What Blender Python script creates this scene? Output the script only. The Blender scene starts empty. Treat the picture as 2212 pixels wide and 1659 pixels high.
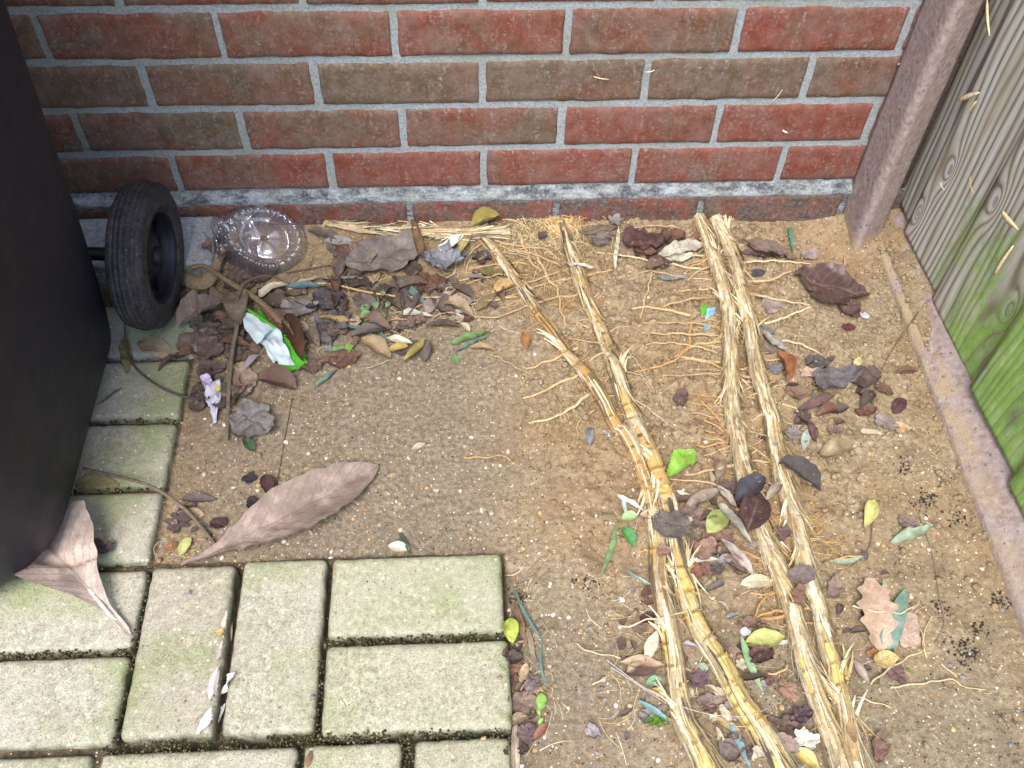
import bpy, bmesh, math, random
from math import sin, cos, pi, radians, sqrt, exp
from mathutils import Vector, Matrix, noise
random.seed(7)
S = bpy.context.scene
COL = S.collection
# ------------------------------------------------------------------ camera, sky, sun, exposure
W0, H0, FPX = 2212.0, 1659.0, 2067.7
CP = Vector((0.0869, -1.1158, 0.9725))
RM = Matrix(((0.9987541954, 0.0261828257, -0.0424796036), (-0.0465663804, 0.7949821026, -0.6048429786), (0.0179340263, 0.6060675839, 0.7952109497)))
cd = bpy.data.cameras.new('camera'); cam = bpy.data.objects.new('camera', cd); COL.objects.link(cam)
cam.matrix_world = Matrix.Translation(CP) @ RM.to_4x4()
cd.sensor_fit = 'HORIZONTAL'; cd.sensor_width = 36.0; cd.lens = 36.0*FPX/W0; cd.clip_start = 0.02; cd.clip_end = 500
S.camera = cam
SUN_EL, SUN_AZ = radians(58), radians(198)      # azimuth clockwise from +Y
wd = bpy.data.worlds.new('World'); S.world = wd; wd.use_nodes = True
nt = wd.node_tree; bg = nt.nodes['Background']
sky = nt.nodes.new('ShaderNodeTexSky'); sky.sky_type = 'NISHITA'; sky.sun_disc = False
sky.sun_elevation = SUN_EL; sky.sun_rotation = SUN_AZ; sky.air_density = 1.0; sky.dust_density = 2.2; sky.ozone_density = 1.0
nt.links.new(sky.outputs[0], bg.inputs[0]); bg.inputs[1].default_value = 0.15
sd = bpy.data.lights.new('sun', 'SUN'); sd.energy = 1.5; sd.angle = radians(28); sd.color = (1.0, .965, .91)
so = bpy.data.objects.new('sun', sd); COL.objects.link(so)
sv = Vector((sin(SUN_AZ)*cos(SUN_EL), cos(SUN_AZ)*cos(SUN_EL), sin(SUN_EL)))
so.rotation_euler = sv.to_track_quat('Z', 'Y').to_euler()
S.view_settings.view_transform = 'Standard'; S.view_settings.look = 'None'; S.view_settings.gamma = 1
S.view_settings.exposure = 1.18

# ------------------------------------------------------------------ helpers
def lin(c):
    f = lambda v: (v/12.92 if v <= .04045 else ((v+.055)/1.055)**2.4)
    return tuple(f(v/255.0) for v in c)
def c4(c, k=1.0):
    l = lin(c); return (l[0]*k, l[1]*k, l[2]*k, 1)
def tag(o, label=None, cat=None, group=None, kind=None):
    if label: o['label'] = label
    if cat: o['category'] = cat
    if group: o['group'] = group
    if kind: o['kind'] = kind
    return o
def empty(name, loc=(0, 0, 0)):
    o = bpy.data.objects.new(name, None); COL.objects.link(o); o.location = loc; o.empty_display_size = .02
    return o
class MB:
    def __init__(s): s.v = []; s.f = []; s.uv = []; s.c = []; s.mi = []
    def add(s, vs, fs, uvs=None, col=None, mi=0):
        b = len(s.v); s.v += [tuple(v) for v in vs]
        s.uv += (uvs if uvs else [(0, 0)]*len(vs))
        if callable(col): s.c += [col(i) for i in range(len(vs))]
        else: s.c += [col or (1, 1, 1, 1)]*len(vs)
        s.f += [tuple(b+i for i in f) for f in fs]; s.mi += [mi]*len(fs)
    def build(s, name, mats, parent=None, smooth=True, origin=None):
        me = bpy.data.meshes.new(name)
        off = Vector(parent.location) if parent else (Vector(origin) if origin is not None else Vector((0, 0, 0)))
        me.from_pydata([tuple(Vector(v)-off) for v in s.v], [], s.f)
        uvl = me.uv_layers.new(name='UVMap')
        ca = me.color_attributes.new('Col', 'FLOAT_COLOR', 'POINT')
        li = [0]*len(me.loops); me.loops.foreach_get('vertex_index', li)
        flat = []
        for i in li: flat += s.uv[i]
        uvl.data.foreach_set('uv', flat)
        ca.data.foreach_set('color', [x for c in s.c for x in c])
        if not isinstance(mats, (list, tuple)): mats = [mats]
        for m in mats: me.materials.append(m)
        me.polygons.foreach_set('material_index', s.mi)
        me.polygons.foreach_set('use_smooth', [smooth]*len(me.polygons))
        me.update()
        o = bpy.data.objects.new(name, me); COL.objects.link(o)
        if parent: o.parent = parent
        elif origin is not None: o.location = origin
        return o
def ray(x, y): return RM @ Vector(((x-W0/2)/FPX, -(y-H0/2)/FPX, -1))
def onz(x, y, z):
    d = ray(x, y); t = (z-CP.z)/d.z; return CP + d*t
def onx(x, y, X):
    d = ray(x, y); t = (X-CP.x)/d.x; return CP + d*t
def ony(x, y, Y):
    d = ray(x, y); t = (Y-CP.y)/d.y; return CP + d*t
N = noise.noise
def fb(x, y, z=0.0, o=3):
    a = 0; k = 1; s = 0
    for i in range(o):
        a += k*N((x, y, z+i*7.3)); s += k; x *= 2.1; y *= 2.1; k *= .5
    return a/s
def sm(a, b, x):
    t = min(1, max(0, (x-a)/(b-a))); return t*t*(3-2*t)

# ------------------------------------------------------------------ materials
def nodes(name):
    m = bpy.data.materials.new(name); m.use_nodes = True
    t = m.node_tree; b = t.nodes['Principled BSDF']
    return m, t, b
class T:
    """small node-graph writer"""
    def __init__(s, name):
        s.m, s.t, s.b = nodes(name)
        s.tc = s.t.nodes.new('ShaderNodeTexCoord')
    def n(s, kind, **kw):
        x = s.t.nodes.new(kind)
        for k, v in kw.items():
            if k.startswith('i_'):
                key = k[2:]; key = int(key) if key.isdigit() else key.replace('_', ' ')
                if hasattr(v, 'links') or isinstance(v, bpy.types.NodeSocket): s.t.links.new(v, x.inputs[key])
                else: x.inputs[key].default_value = v
            else: setattr(x, k, v)
        return x
    def link(s, a, b): s.t.links.new(a, b)
    def map(s, src, scale=(1, 1, 1), rot=(0, 0, 0), loc=(0, 0, 0)):
        return s.n('ShaderNodeMapping', i_Vector=src, i_Scale=scale, i_Rotation=rot, i_Location=loc).outputs[0]
    def noise(s, vec, scale, detail=4, rough=.6, dist=0):
        return s.n('ShaderNodeTexNoise', i_Vector=vec, i_Scale=scale, i_Detail=detail, i_Roughness=rough, i_Distortion=dist).outputs[0]
    def vor(s, vec, scale, out='Distance', feature='F1', rnd=1):
        return s.n('ShaderNodeTexVoronoi', feature=feature, i_Vector=vec, i_Scale=scale, i_Randomness=rnd).outputs[out]
    def ramp(s, f, stops, interp='LINEAR'):
        r = s.n('ShaderNodeValToRGB', i_Fac=f); r.color_ramp.interpolation = interp
        e = r.color_ramp.elements
        while len(e) < len(stops): e.new(.5)
        for el, (p, c) in zip(e, stops):
            el.position = p; el.color = c if isinstance(c, tuple) else (c, c, c, 1)
        return r.outputs[0]
    def mix(s, f, a, b, mode='MIX'):
        x = s.n('ShaderNodeMix', data_type='RGBA', blend_type=mode)
        for sock, v in ((x.inputs[0], f), (x.inputs[6], a), (x.inputs[7], b)):
            if isinstance(v, bpy.types.NodeSocket): s.link(v, sock)
            else: sock.default_value = v
        return x.outputs[2]
    def math(s, op, a, b=0.0, c=0.0, clamp=False):
        x = s.n('ShaderNodeMath', operation=op, use_clamp=clamp)
        for i, v in enumerate((a, b, c)):
            if isinstance(v, bpy.types.NodeSocket): s.link(v, x.inputs[i])
            else: x.inputs[i].default_value = v
        return x.outputs[0]
    def bump(s, h, strength=.5, dist=.002, normal=None):
        x = s.n('ShaderNodeBump', i_Height=h, i_Strength=strength, i_Distance=dist)
        if normal: s.link(normal, x.inputs['Normal'])
        return x.outputs[0]
    def out(s, col, rough=.8, bump=None, spec=.3):
        for sock, v in ((s.b.inputs['Base Color'], col), (s.b.inputs['Roughness'], rough)):
            if isinstance(v, bpy.types.NodeSocket): s.link(v, sock)
            else: sock.default_value = v
        if bump: s.link(bump, s.b.inputs['Normal'])
        s.b.inputs['Specular IOR Level'].default_value = spec
        return s.m
def geo(t): return t.n('ShaderNodeNewGeometry').outputs['Position']

def mat_sand():
    t = T('sand'); P = geo(t)
    a = t.noise(P, 5, 3, .55); b = t.noise(P, 160, 5, .72); c = t.noise(P, 900, 2, .6); e = t.noise(t.map(P, loc=(3, 9, 0)), 26, 4, .6)
    col = t.ramp(b, [(.25, c4((108, 93, 73))), (.43, c4((155, 138, 112))), (.58, c4((184, 166, 137))), (.8, c4((213, 198, 170)))])
    col = t.mix(t.ramp(a, [(.42, 0.0), (.62, .55)]), col, c4((170, 140, 104)))
    col = t.mix(t.ramp(e, [(.45, 0.0), (.7, .5)]), col, c4((122, 98, 72)))
    jd = t.n('ShaderNodeSeparateColor', i_Color=t.n('ShaderNodeVertexColor', layer_name='Col').outputs[0]).outputs
    col = t.mix(t.math('MULTIPLY', jd[2], .8), col, t.ramp(b, [(.25, c4((96, 84, 68))), (.5, c4((140, 128, 110))), (.75, c4((180, 170, 152)))]))
    col = t.mix(jd[0], col, t.ramp(b, [(.3, c4((48, 42, 34))), (.6, c4((100, 88, 70)))]))
    col = t.mix(t.math('MULTIPLY', jd[1], t.ramp(b, [(.5, 0.0), (.62, .8)])), col, c4((48, 40, 36)))
    col = t.mix(1.0, col, t.ramp(c, [(.3, (.72, .72, .72, 1)), (.6, (1, 1, 1, 1)), (.75, (1.2, 1.2, 1.2, 1))]), 'MULTIPLY')
    v = t.n('ShaderNodeTexVoronoi', i_Vector=P, i_Scale=330.0)
    pick = t.n('ShaderNodeSeparateColor', i_Color=v.outputs['Color']).outputs
    speck = t.math('MULTIPLY', t.math('LESS_THAN', v.outputs['Distance'], .38), t.math('GREATER_THAN', pick[0], .9))
    scol = t.ramp(pick[1], [(0.0, c4((225, 212, 190))), (.35, c4((205, 160, 110))), (.6, c4((120, 112, 112))), (.85, c4((70, 55, 48)))], 'CONSTANT')
    col = t.mix(speck, col, scol)
    h = t.math('ADD', t.math('MULTIPLY', b, 1.0), t.math('MULTIPLY', c, .35))
    h = t.math('ADD', h, t.math('MULTIPLY', speck, .25))
    return t.out(col, .95, t.bump(h, .8, .0035), .12)

def mat_paver():
    t = T('concrete_block'); P = geo(t)
    oi = t.n('ShaderNodeObjectInfo')
    b = t.noise(P, 150, 4, .7); c = t.noise(P, 620, 3, .65); a = t.noise(P, 13, 4, .6); g = t.noise(t.map(P, loc=(5, 2, 1)), 8, 4, .62)
    col = t.ramp(b, [(.25, c4((134, 131, 114))), (.48, c4((165, 161, 142))), (.68, c4((194, 190, 171)))])
    col = t.mix(t.ramp(a, [(.38, 0.0), (.66, .6)]), col, c4((182, 176, 164)))
    col = t.mix(t.ramp(g, [(.47, 0.0), (.64, .7)]), col, c4((140, 152, 104)))
    col = t.mix(.85, col, t.ramp(c, [(.3, (.62, .6, .56, 1)), (.5, (1, 1, 1, 1)), (.72, (1.35, 1.33, 1.25, 1))]), 'MULTIPLY')
    v = t.n('ShaderNodeTexVoronoi', i_Vector=P, i_Scale=190.0)
    pick = t.n('ShaderNodeSeparateColor', i_Color=v.outputs['Color']).outputs
    sp = t.math('MULTIPLY', t.math('LESS_THAN', v.outputs['Distance'], .3), t.math('GREATER_THAN', pick[0], .86))
    col = t.mix(t.math('MULTIPLY', sp, .75), col, t.ramp(pick[1], [(0.0, c4((228, 224, 205))), (.55, c4((120, 118, 110))), (.8, c4((150, 120, 85)))], 'CONSTANT'))
    col = t.mix(1.0, col, oi.outputs['Color'], 'MULTIPLY')
    # dirt and algae staining on the arrises (vertex attribute follows the worn edge)
    at = t.n('ShaderNodeVertexColor', layer_name='Col').outputs[0]
    ed = t.n('ShaderNodeSeparateColor', i_Color=at).outputs[0]
    dn = t.noise(P, 45, 5, .7)
    dm = t.math('MULTIPLY', ed, t.ramp(dn, [(.35, 0.0), (.6, 1.0)]))
    col = t.mix(t.math('MULTIPLY', dm, .8), col, c4((84, 84, 56)))
    pit = t.ramp(c, [(.28, 0.0), (.42, 1.0)])
    h = t.math('ADD', t.math('MULTIPLY', b, .7), t.math('MULTIPLY', pit, .5))
    return t.out(col, .92, t.bump(h, .6, .0016), .15)

def mat_brick():
    t = T('brick'); P = geo(t)
    at = t.n('ShaderNodeVertexColor', layer_name='Col').outputs[0]
    sp = t.n('ShaderNodeSeparateColor', i_Color=at).outputs      # R: browning, G: soot/lime dirt, B: brick random
    Q = t.math('MULTIPLY', sp[2], 37.0)
    off = t.n('ShaderNodeCombineXYZ', i_0=Q, i_2=t.math('MULTIPLY', Q, .7)).outputs[0]
    V = t.n('ShaderNodeVectorMath', operation='ADD', i_0=P, i_1=off).outputs[0]
    big = t.noise(V, 9, 4, .6, .6); mid = t.noise(V, 60, 5, .7); fine = t.noise(V, 520, 3, .7)
    red = t.ramp(mid, [(.25, c4((100, 52, 42))), (.5, c4((126, 68, 54))), (.75, c4((146, 92, 76)))])
    brn = t.ramp(mid, [(.25, c4((80, 68, 52))), (.5, c4((104, 88, 70))), (.75, c4((130, 115, 100)))])
    f = t.math('ADD', t.math('MULTIPLY', t.math('SUBTRACT', big, .5), 2.3), sp[0], clamp=True)
    f = t.ramp(f, [(.15, 0.0), (.85, 1.0)])
    col = t.mix(f, red, brn)
    col = t.mix(.8, col, t.ramp(fine, [(.3, (.62, .6, .6, 1)), (.5, (1, 1, 1, 1)), (.7, (1.5, 1.46, 1.44, 1))]), 'MULTIPLY')
    # lime bloom: vertical runs and flecks
    runs = t.noise(t.map(V, scale=(75, 1, 15)), 1.0, 5, .75); fl = t.noise(V, 170, 4, .75)
    lm = t.math('MULTIPLY', t.ramp(runs, [(.46, 0.0), (.66, 1.0)]), t.ramp(fl, [(.5, 0.0), (.62, 1.0)]))
    col = t.mix(t.math('MULTIPLY', lm, .7), col, c4((170, 170, 176)))
    haze = t.ramp(t.noise(V, 22, 5, .7), [(.42, 0.0), (.75, .6)])
    col = t.mix(haze, col, c4((140, 122, 116)))
    dr = t.math('MULTIPLY', sp[1], t.ramp(t.noise(P, 38, 6, .75), [(.42, 0.0), (.56, 1.0)]))
    col = t.mix(t.math('MULTIPLY', dr, .85), col, t.ramp(fl, [(.35, c4((62, 54, 50))), (.6, c4((108, 106, 102))), (.75, c4((140, 146, 150)))]))
    h = t.math('ADD', t.math('MULTIPLY', mid, .5), t.math('MULTIPLY', fine, .5))
    h = t.math('ADD', h, t.math('MULTIPLY', t.math('ADD', lm, dr), .3))
    return t.out(col, .9, t.bump(h, .75, .0018), .18)

def mat_mortar():
    t = T('mortar'); P = geo(t)
    a = t.noise(P, 12, 4, .6); b = t.noise(P, 260, 4, .7); g = t.noise(t.map(P, scale=(1, 1, 3)), 30, 5, .7)
    col = t.ramp(b, [(.3, c4((124, 130, 132))), (.5, c4((154, 161, 165))), (.75, c4((182, 189, 196)))])
    col = t.mix(t.ramp(a, [(.45, 0.0), (.7, .5)]), col, c4((136, 140, 120)))
    at = t.n('ShaderNodeSeparateColor', i_Color=t.n('ShaderNodeVertexColor', layer_name='Col').outputs[0]).outputs[1]
    d = t.math('MULTIPLY', at, t.ramp(g, [(.4, 0.0), (.6, 1.0)]))
    col = t.mix(d, col, t.ramp(b, [(.3, c4((62, 60, 56))), (.5, c4((86, 88, 90))), (.74, c4((138, 146, 160)))]))
    return t.out(col, .95, t.bump(b, .7, .0016), .15)

def mat_pinkcon():
    t = T('pink_concrete'); P = geo(t)
    b = t.noise(P, 120, 5, .7); c = t.noise(P, 600, 2, .6); a = t.noise(P, 18, 4, .6)
    col = t.ramp(b, [(.3, c4((126, 108, 102))), (.5, c4((156, 138, 132))), (.7, c4((182, 167, 162)))])
    col = t.mix(t.ramp(a, [(.4, 0.0), (.7, .5)]), col, c4((166, 154, 154)))
    v = t.vor(P, 110); pits = t.math('LESS_THAN', v, t.math('MULTIPLY', t.ramp(a, [(.4, .0), (.65, .3)]), 1))
    col = t.mix(t.math('MULTIPLY', pits, .7), col, c4((104, 86, 84)))
    at = t.n('ShaderNodeSeparateColor', i_Color=t.n('ShaderNodeVertexColor', layer_name='Col').outputs[0]).outputs[1]
    d = t.math('MULTIPLY', at, t.ramp(t.noise(t.map(P, scale=(1, .45, 1)), 34, 5, .65), [(.44, 0.0), (.5, 1.0)]))
    col = t.mix(d, col, t.ramp(c, [(.3, c4((140, 120, 90))), (.7, c4((196, 176, 144)))]))
    h = t.math('ADD', t.math('SUBTRACT', b, t.math('MULTIPLY', pits, .8)), t.math('MULTIPLY', d, .5))
    return t.out(col, .93, t.bump(h, .7, .002), .15)

def mat_wood():
    t = T('weathered_wood'); P = geo(t)
    oi = t.n('ShaderNodeObjectInfo').outputs['Random']
    O = t.n('ShaderNodeCombineXYZ', i_2=t.math('MULTIPLY', oi, 3)).outputs[0]
    PB = t.n('ShaderNodeVectorMath', operation='ADD', i_0=P, i_1=O).outputs[0]
    # knots bend the grain
    sp = t.n('ShaderNodeSeparateXYZ', i_0=P).outputs
    warp = None; core = None
    for (ky, kz, s) in ((-.105, .107, .0095), (-.225, .156, .013), (-.345, .084, .012), (-.082, .006, .008), (-.30, .33, .012), (-.47, .1, .012)):
        dy = t.math('MULTIPLY', t.math('SUBTRACT', sp[1], ky), 1/s); dz = t.math('MULTIPLY', t.math('SUBTRACT', sp[2], kz), .42/s)
        r2 = t.math('ADD', t.math('MULTIPLY', dy, dy), t.math('MULTIPLY', dz, dz))
        g = t.math('DIVIDE', 1.0, t.math('ADD', r2, 1.0))
        w = t.math('MULTIPLY', g, dy)
        warp = g if warp is None else t.math('ADD', warp, g)
        k = t.math('LESS_THAN', t.math('ADD', t.math('MULTIPLY', dy, dy), t.math('MULTIPLY', t.math('MULTIPLY', dz, 1.7), t.math('MULTIPLY', dz, 1.7))), .22)
        core = k if core is None else t.math('MAXIMUM', core, k)
    lo = t.noise(t.map(PB, scale=(1, 9, 1.6)), 1.0, 2, .5)
    ph = t.math('ADD', t.math('MULTIPLY', sp[1], 420), t.math('ADD', t.math('MULTIPLY', warp, 20), t.math('MULTIPLY', lo, 40)))
    ring = t.math('MULTIPLY_ADD', t.math('SINE', ph), .5, .5)
    fine = t.noise(t.map(PB, scale=(1, 420, 16)), 1.0, 4, .65); mid = t.noise(t.map(PB, scale=(1, 60, 6)), 1.0, 4, .6)
    col = t.ramp(ring, [(.0, c4((122, 114, 98))), (.3, c4((182, 180, 172))), (1, c4((206, 205, 199)))])
    col = t.mix(t.ramp(mid, [(.4, 0.0), (.7, .6)]), col, c4((168, 154, 126)))
    col = t.mix(.6, col, t.ramp(fine, [(.3, (.6, .6, .58, 1)), (.55, (1, 1, 1, 1)), (.75, (1.25, 1.25, 1.25, 1))]), 'MULTIPLY')
    col = t.mix(t.math('MULTIPLY', core, .85), col, c4((158, 152, 148)))
    al = t.noise(t.map(P, scale=(1, 14, 9)), 1.0, 6, .7)
    # algae grows on the damp end of the panel away from the post
    reach = t.math('ADD', t.math('MULTIPLY', sp[1], -3.6), t.math('MULTIPLY', sp[2], -2.0))
    am = t.math('ADD', t.math('ADD', reach, -.62), t.math('MULTIPLY', t.math('SUBTRACT', al, .5), 3.6), clamp=True)
    am = t.math('MULTIPLY', t.ramp(am, [(.0, 0.0), (.7, .9)]), t.ramp(ring, [(0, .55), (.4, 1.0)]))
    acol = t.ramp(t.noise(t.map(P, scale=(1, 26, 13)), 1.0, 5, .7), [(.3, c4((104, 124, 78))), (.5, c4((132, 178, 66))), (.7, c4((178, 200, 134)))])
    col = t.mix(am, col, acol)
    h = t.math('ADD', t.math('MULTIPLY', ring, .5), t.math('MULTIPLY', fine, .6))
    return t.out(col, .88, t.bump(h, .55, .0015), .2)

def mat_leaf(name, rough=.62, gloss=.25, vein=.55, thin=.0, dark=False):
    t = T(name)
    oi = t.n('ShaderNodeObjectInfo'); uv = t.n('ShaderNodeSeparateXYZ', i_0=t.tc.outputs['UV']).outputs
    P = t.tc.outputs['Object']
    sa = t.math('ABSOLUTE', t.math('SUBTRACT', uv[1], .5))
    mid = t.math('SUBTRACT', 1.0, t.math('MULTIPLY', sa, 34.0), clamp=True)
    lat = t.math('SINE', t.math('MULTIPLY', t.math('SUBTRACT', uv[0], t.math('MULTIPLY', sa, .35)), 75.0))
    lat = t.math('MULTIPLY', t.math('POWER', t.math('MULTIPLY_ADD', lat, .5, .5), 14.0), .6)
    vv = t.math('MULTIPLY', t.math('MAXIMUM', mid, lat), vein)
    R = t.n('ShaderNodeVectorMath', operation='ADD', i_0=P, i_1=t.n('ShaderNodeCombineXYZ', i_0=t.math('MULTIPLY', oi.outputs['Random'], 9)).outputs[0]).outputs[0]
    n1 = t.noise(R, 60, 5, .7); n2 = t.noise(R, 320, 4, .7); n3 = t.noise(R, 24, 3, .6)
    col = t.mix(1.0, oi.outputs['Color'], t.ramp(n1, [(.25, (.6, .57, .55, 1)), (.5, (1, 1, 1, 1)), (.75, (1.35, 1.34, 1.32, 1))]), 'MULTIPLY')
    col = t.mix(.7, col, t.ramp(n2, [(.3, (.75, .74, .72, 1)), (.6, (1.15, 1.15, 1.15, 1))]), 'MULTIPLY')
    col = t.mix(t.math('MULTIPLY', vv, .9 if dark else .6), col, t.mix(.62 if dark else .5, oi.outputs['Color'], c4((52, 36, 28)) if dark else c4((205, 185, 150))))
    col = t.mix(t.math('MULTIPLY', t.ramp(n3, [(.46, 0.0), (.62, 1.0)]), .62 if dark else .25), col, t.mix(.55, oi.outputs['Color'], c4((58, 46, 38))))
    edge = t.math('MULTIPLY', t.ramp(sa, [(.36, 0.0), (.5, 1.0)]), t.ramp(n1, [(.4, .1), (.6, .8)]))
    col = t.mix(t.math('MULTIPLY', edge, .7 if dark else .3), col, t.mix(.5, oi.outputs['Color'], c4((70, 52, 38))))
    col = t.mix(t.math('MULTIPLY', t.ramp(t.noise(R, 150, 3, .6), [(.66, 0.0), (.7, .8)]), .7), col, c4((176, 150, 112)))
    h = t.math('ADD', t.math('MULTIPLY', n1, .5), t.math('ADD', t.math('MULTIPLY', vv, .7), t.math('MULTIPLY', n2, .35)))
    m = t.out(col, rough, t.bump(h, .7, .0012), gloss)
    return m

def mat_cane():
    t = T('rhizome_skin'); P = geo(t)
    uv = t.n('ShaderNodeSeparateXYZ', i_0=t.tc.outputs['UV']).outputs
    ns = t.noise(t.n('ShaderNodeCombineXYZ', i_0=t.math('MULTIPLY', uv[0], 14), i_1=t.math('MULTIPLY', uv[1], 26)).outputs[0], 1.0, 4, .7)
    fi = t.noise(t.n('ShaderNodeCombineXYZ', i_0=t.math('MULTIPLY', uv[0], 20), i_1=t.math('MULTIPLY', uv[1], 90)).outputs[0], 1.0, 3, .7)
    at = t.n('ShaderNodeSeparateColor', i_Color=t.n('ShaderNodeVertexColor', layer_name='Col').outputs[0]).outputs
    pat = t.noise(P, 48, 4, .65)
    col = t.ramp(fi, [(.25, c4((140, 104, 60))), (.5, c4((190, 150, 94))), (.8, c4((214, 182, 130)))])
    col = t.mix(t.math('MULTIPLY', at[2], 1.0), col, t.ramp(fi, [(.25, c4((186, 156, 76))), (.5, c4((218, 196, 118))), (.8, c4((236, 222, 160)))]))
    husk = t.ramp(ns, [(.25, c4((150, 122, 84))), (.45, c4((204, 182, 136))), (.7, c4((232, 218, 184)))])
    f = t.math('ADD', at[0], t.math('MULTIPLY', t.math('SUBTRACT', pat, .5), 2.0), clamp=True)
    f = t.ramp(f, [(.42, 0.0), (.6, 1.0)])
    col = t.mix(f, col, husk)
    col = t.mix(t.math('MULTIPLY', at[1], .8), col, c4((104, 76, 44)))
    sand = t.ramp(t.noise(t.map(P, loc=(2, 2, 2)), 90, 5, .7), [(.55, 0.0), (.68, .6)])
    col = t.mix(sand, col, c4((162, 126, 80)))
    col = t.mix(t.ramp(t.noise(t.map(P, loc=(7, 1, 3)), 60, 3, .5), [(.64, 0.0), (.7, .7)]), col, c4((72, 56, 44)))
    h = t.math('ADD', t.math('MULTIPLY', ns, t.math('MULTIPLY_ADD', f, .8, .2)), t.math('MULTIPLY', sand, .4))
    return t.out(col, t.math('MULTIPLY_ADD', f, .4, .42), t.bump(h, .7, .0016), .35)

def mat_attr(name, rough=.85, spec=.2, scale=300, con=.35, bump=.4, bd=.001):
    t = T(name); P = geo(t)
    at = t.n('ShaderNodeVertexColor', layer_name='Col').outputs[0]
    n_ = t.noise(P, scale, 4, .7)
    col = t.mix(1.0, at, t.ramp(n_, [(.3, (1-con, 1-con, 1-con, 1)), (.7, (1+con, 1+con, 1+con, 1))]), 'MULTIPLY')
    return t.out(col, rough, t.bump(n_, bump, bd), spec)
def mat_obj(name, rough=.8, spec=.2, scale=200, con=.25, bump=.4):
    t = T(name); P = t.tc.outputs['Object']
    n_ = t.noise(P, scale, 4, .7)
    col = t.mix(1.0, t.n('ShaderNodeObjectInfo').outputs['Color'], t.ramp(n_, [(.3, (1-con, 1-con, 1-con, 1)), (.7, (1+con, 1+con, 1+con, 1))]), 'MULTIPLY')
    return t.out(col, rough, t.bump(n_, bump, .001), spec)

M = {}
M['sand'] = mat_sand(); M['paver'] = mat_paver(); M['brick'] = mat_brick(); M['mortar'] = mat_mortar()
M['pink'] = mat_pinkcon(); M['wood'] = mat_wood()
M['leaf'] = mat_leaf('dry_leaf', .7, .18, .6, dark=True); M['wax'] = mat_leaf('waxy_leaf', .38, .45, .5); M['blade'] = mat_leaf('grass_blade', .5, .35, .25)
M['cane'] = mat_cane(); M['fibre'] = mat_attr('plant_fibre', .85, .2, 160, .3); M['stone'] = mat_attr('stone_chips', .7, .3, 500, .2)
M['rootm'] = mat_attr('root_skin', .9, .15, 240, .3, .6); M['twig'] = mat_obj('twig_bark', .85, .2, 260, .4, .8)
def mat_bin():
    t = T('bin_plastic'); P = geo(t)
    f = t.noise(P, 700, 2, .6); d = t.noise(P, 20, 5, .7); sp = t.noise(P, 240, 4, .8)
    col = t.mix(t.ramp(d, [(.4, 0.0), (.75, .35)]), c4((10, 14, 32)), c4((18, 24, 46)))
    col = t.mix(t.ramp(sp, [(.70, 0.0), (.76, .5)]), col, c4((110, 108, 110)))
    low = t.n('ShaderNodeSeparateXYZ', i_0=P).outputs[2]
    col = t.mix(t.math('MULTIPLY', t.ramp(t.math('ADD', low, t.math('MULTIPLY', d, .25)), [(.05, .7), (.3, 0.0)]), t.ramp(t.noise(P, 90, 4, .7), [(.45, 0.0), (.7, .2)])), col, c4((60, 62, 74)))
    return t.out(col, t.ramp(d, [(.3, .42), (.7, .6)]), t.bump(f, .35, .0006), .42)
M['bin'] = mat_bin()
def mat_rubber():
    t = T('tyre_rubber'); P = geo(t)
    d = t.noise(P, 60, 5, .75); sp = t.noise(P, 260, 4, .8)
    col = t.mix(t.ramp(d, [(.38, 0.0), (.62, .75)]), c4((34, 36, 44)), c4((72, 70, 72)))
    col = t.mix(t.ramp(sp, [(.58, 0.0), (.68, .7)]), col, c4((140, 128, 110)))
    return t.out(col, .7, t.bump(sp, .4, .0008), .3)
M['rubber'] = mat_rubber()
def mat_clear():
    t = T('clear_plastic'); t.t.nodes.remove(t.b)
    fr = t.n('ShaderNodeFresnel', i_IOR=1.6).outputs[0]
    tr = t.n('ShaderNodeBsdfTransparent', i_Color=(.955, .93, .95, 1)).outputs[0]
    g = t.n('ShaderNodeBsdfGlossy', i_Color=(1, 1, 1, 1), i_Roughness=.05)
    t.link(t.bump(t.noise(t.tc.outputs['Object'], 70, 3, .5), .35, .003), g.inputs['Normal'])
    mx = t.n('ShaderNodeMixShader', i_0=t.math('MULTIPLY_ADD', fr, 1.5, .05, clamp=True), i_1=tr, i_2=g.outputs[0]).outputs[0]
    df = t.n('ShaderNodeBsdfDiffuse', i_Color=(.78, .72, .80, 1)); mx2 = t.n('ShaderNodeMixShader', i_0=.10, i_1=mx, i_2=df.outputs[0]).outputs[0]
    t.link(mx2, t.t.nodes['Material Output'].inputs[0]); return t.m
M['clear'] = mat_clear()
def mat_flat(name, c, rough=.5, spec=.3, sc=80, con=.1):
    t = T(name); n_ = t.noise(t.tc.outputs['Object'], sc, 4, .6)
    col = t.mix(1.0, c4(c), t.ramp(n_, [(.3, (1-con, 1-con, 1-con, 1)), (.7, (1+con, 1+con, 1+con, 1))]), 'MULTIPLY')
    return t.out(col, rough, t.bump(n_, .3, .001), spec)
M['film_white'] = mat_flat('white_film', (198, 212, 218), .38, .4, 60, .15)
M['film_green'] = mat_flat('green_film', (84, 176, 52), .35, .4)
M['moss'] = mat_attr('moss', .95, .1, 600, .5)

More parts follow.
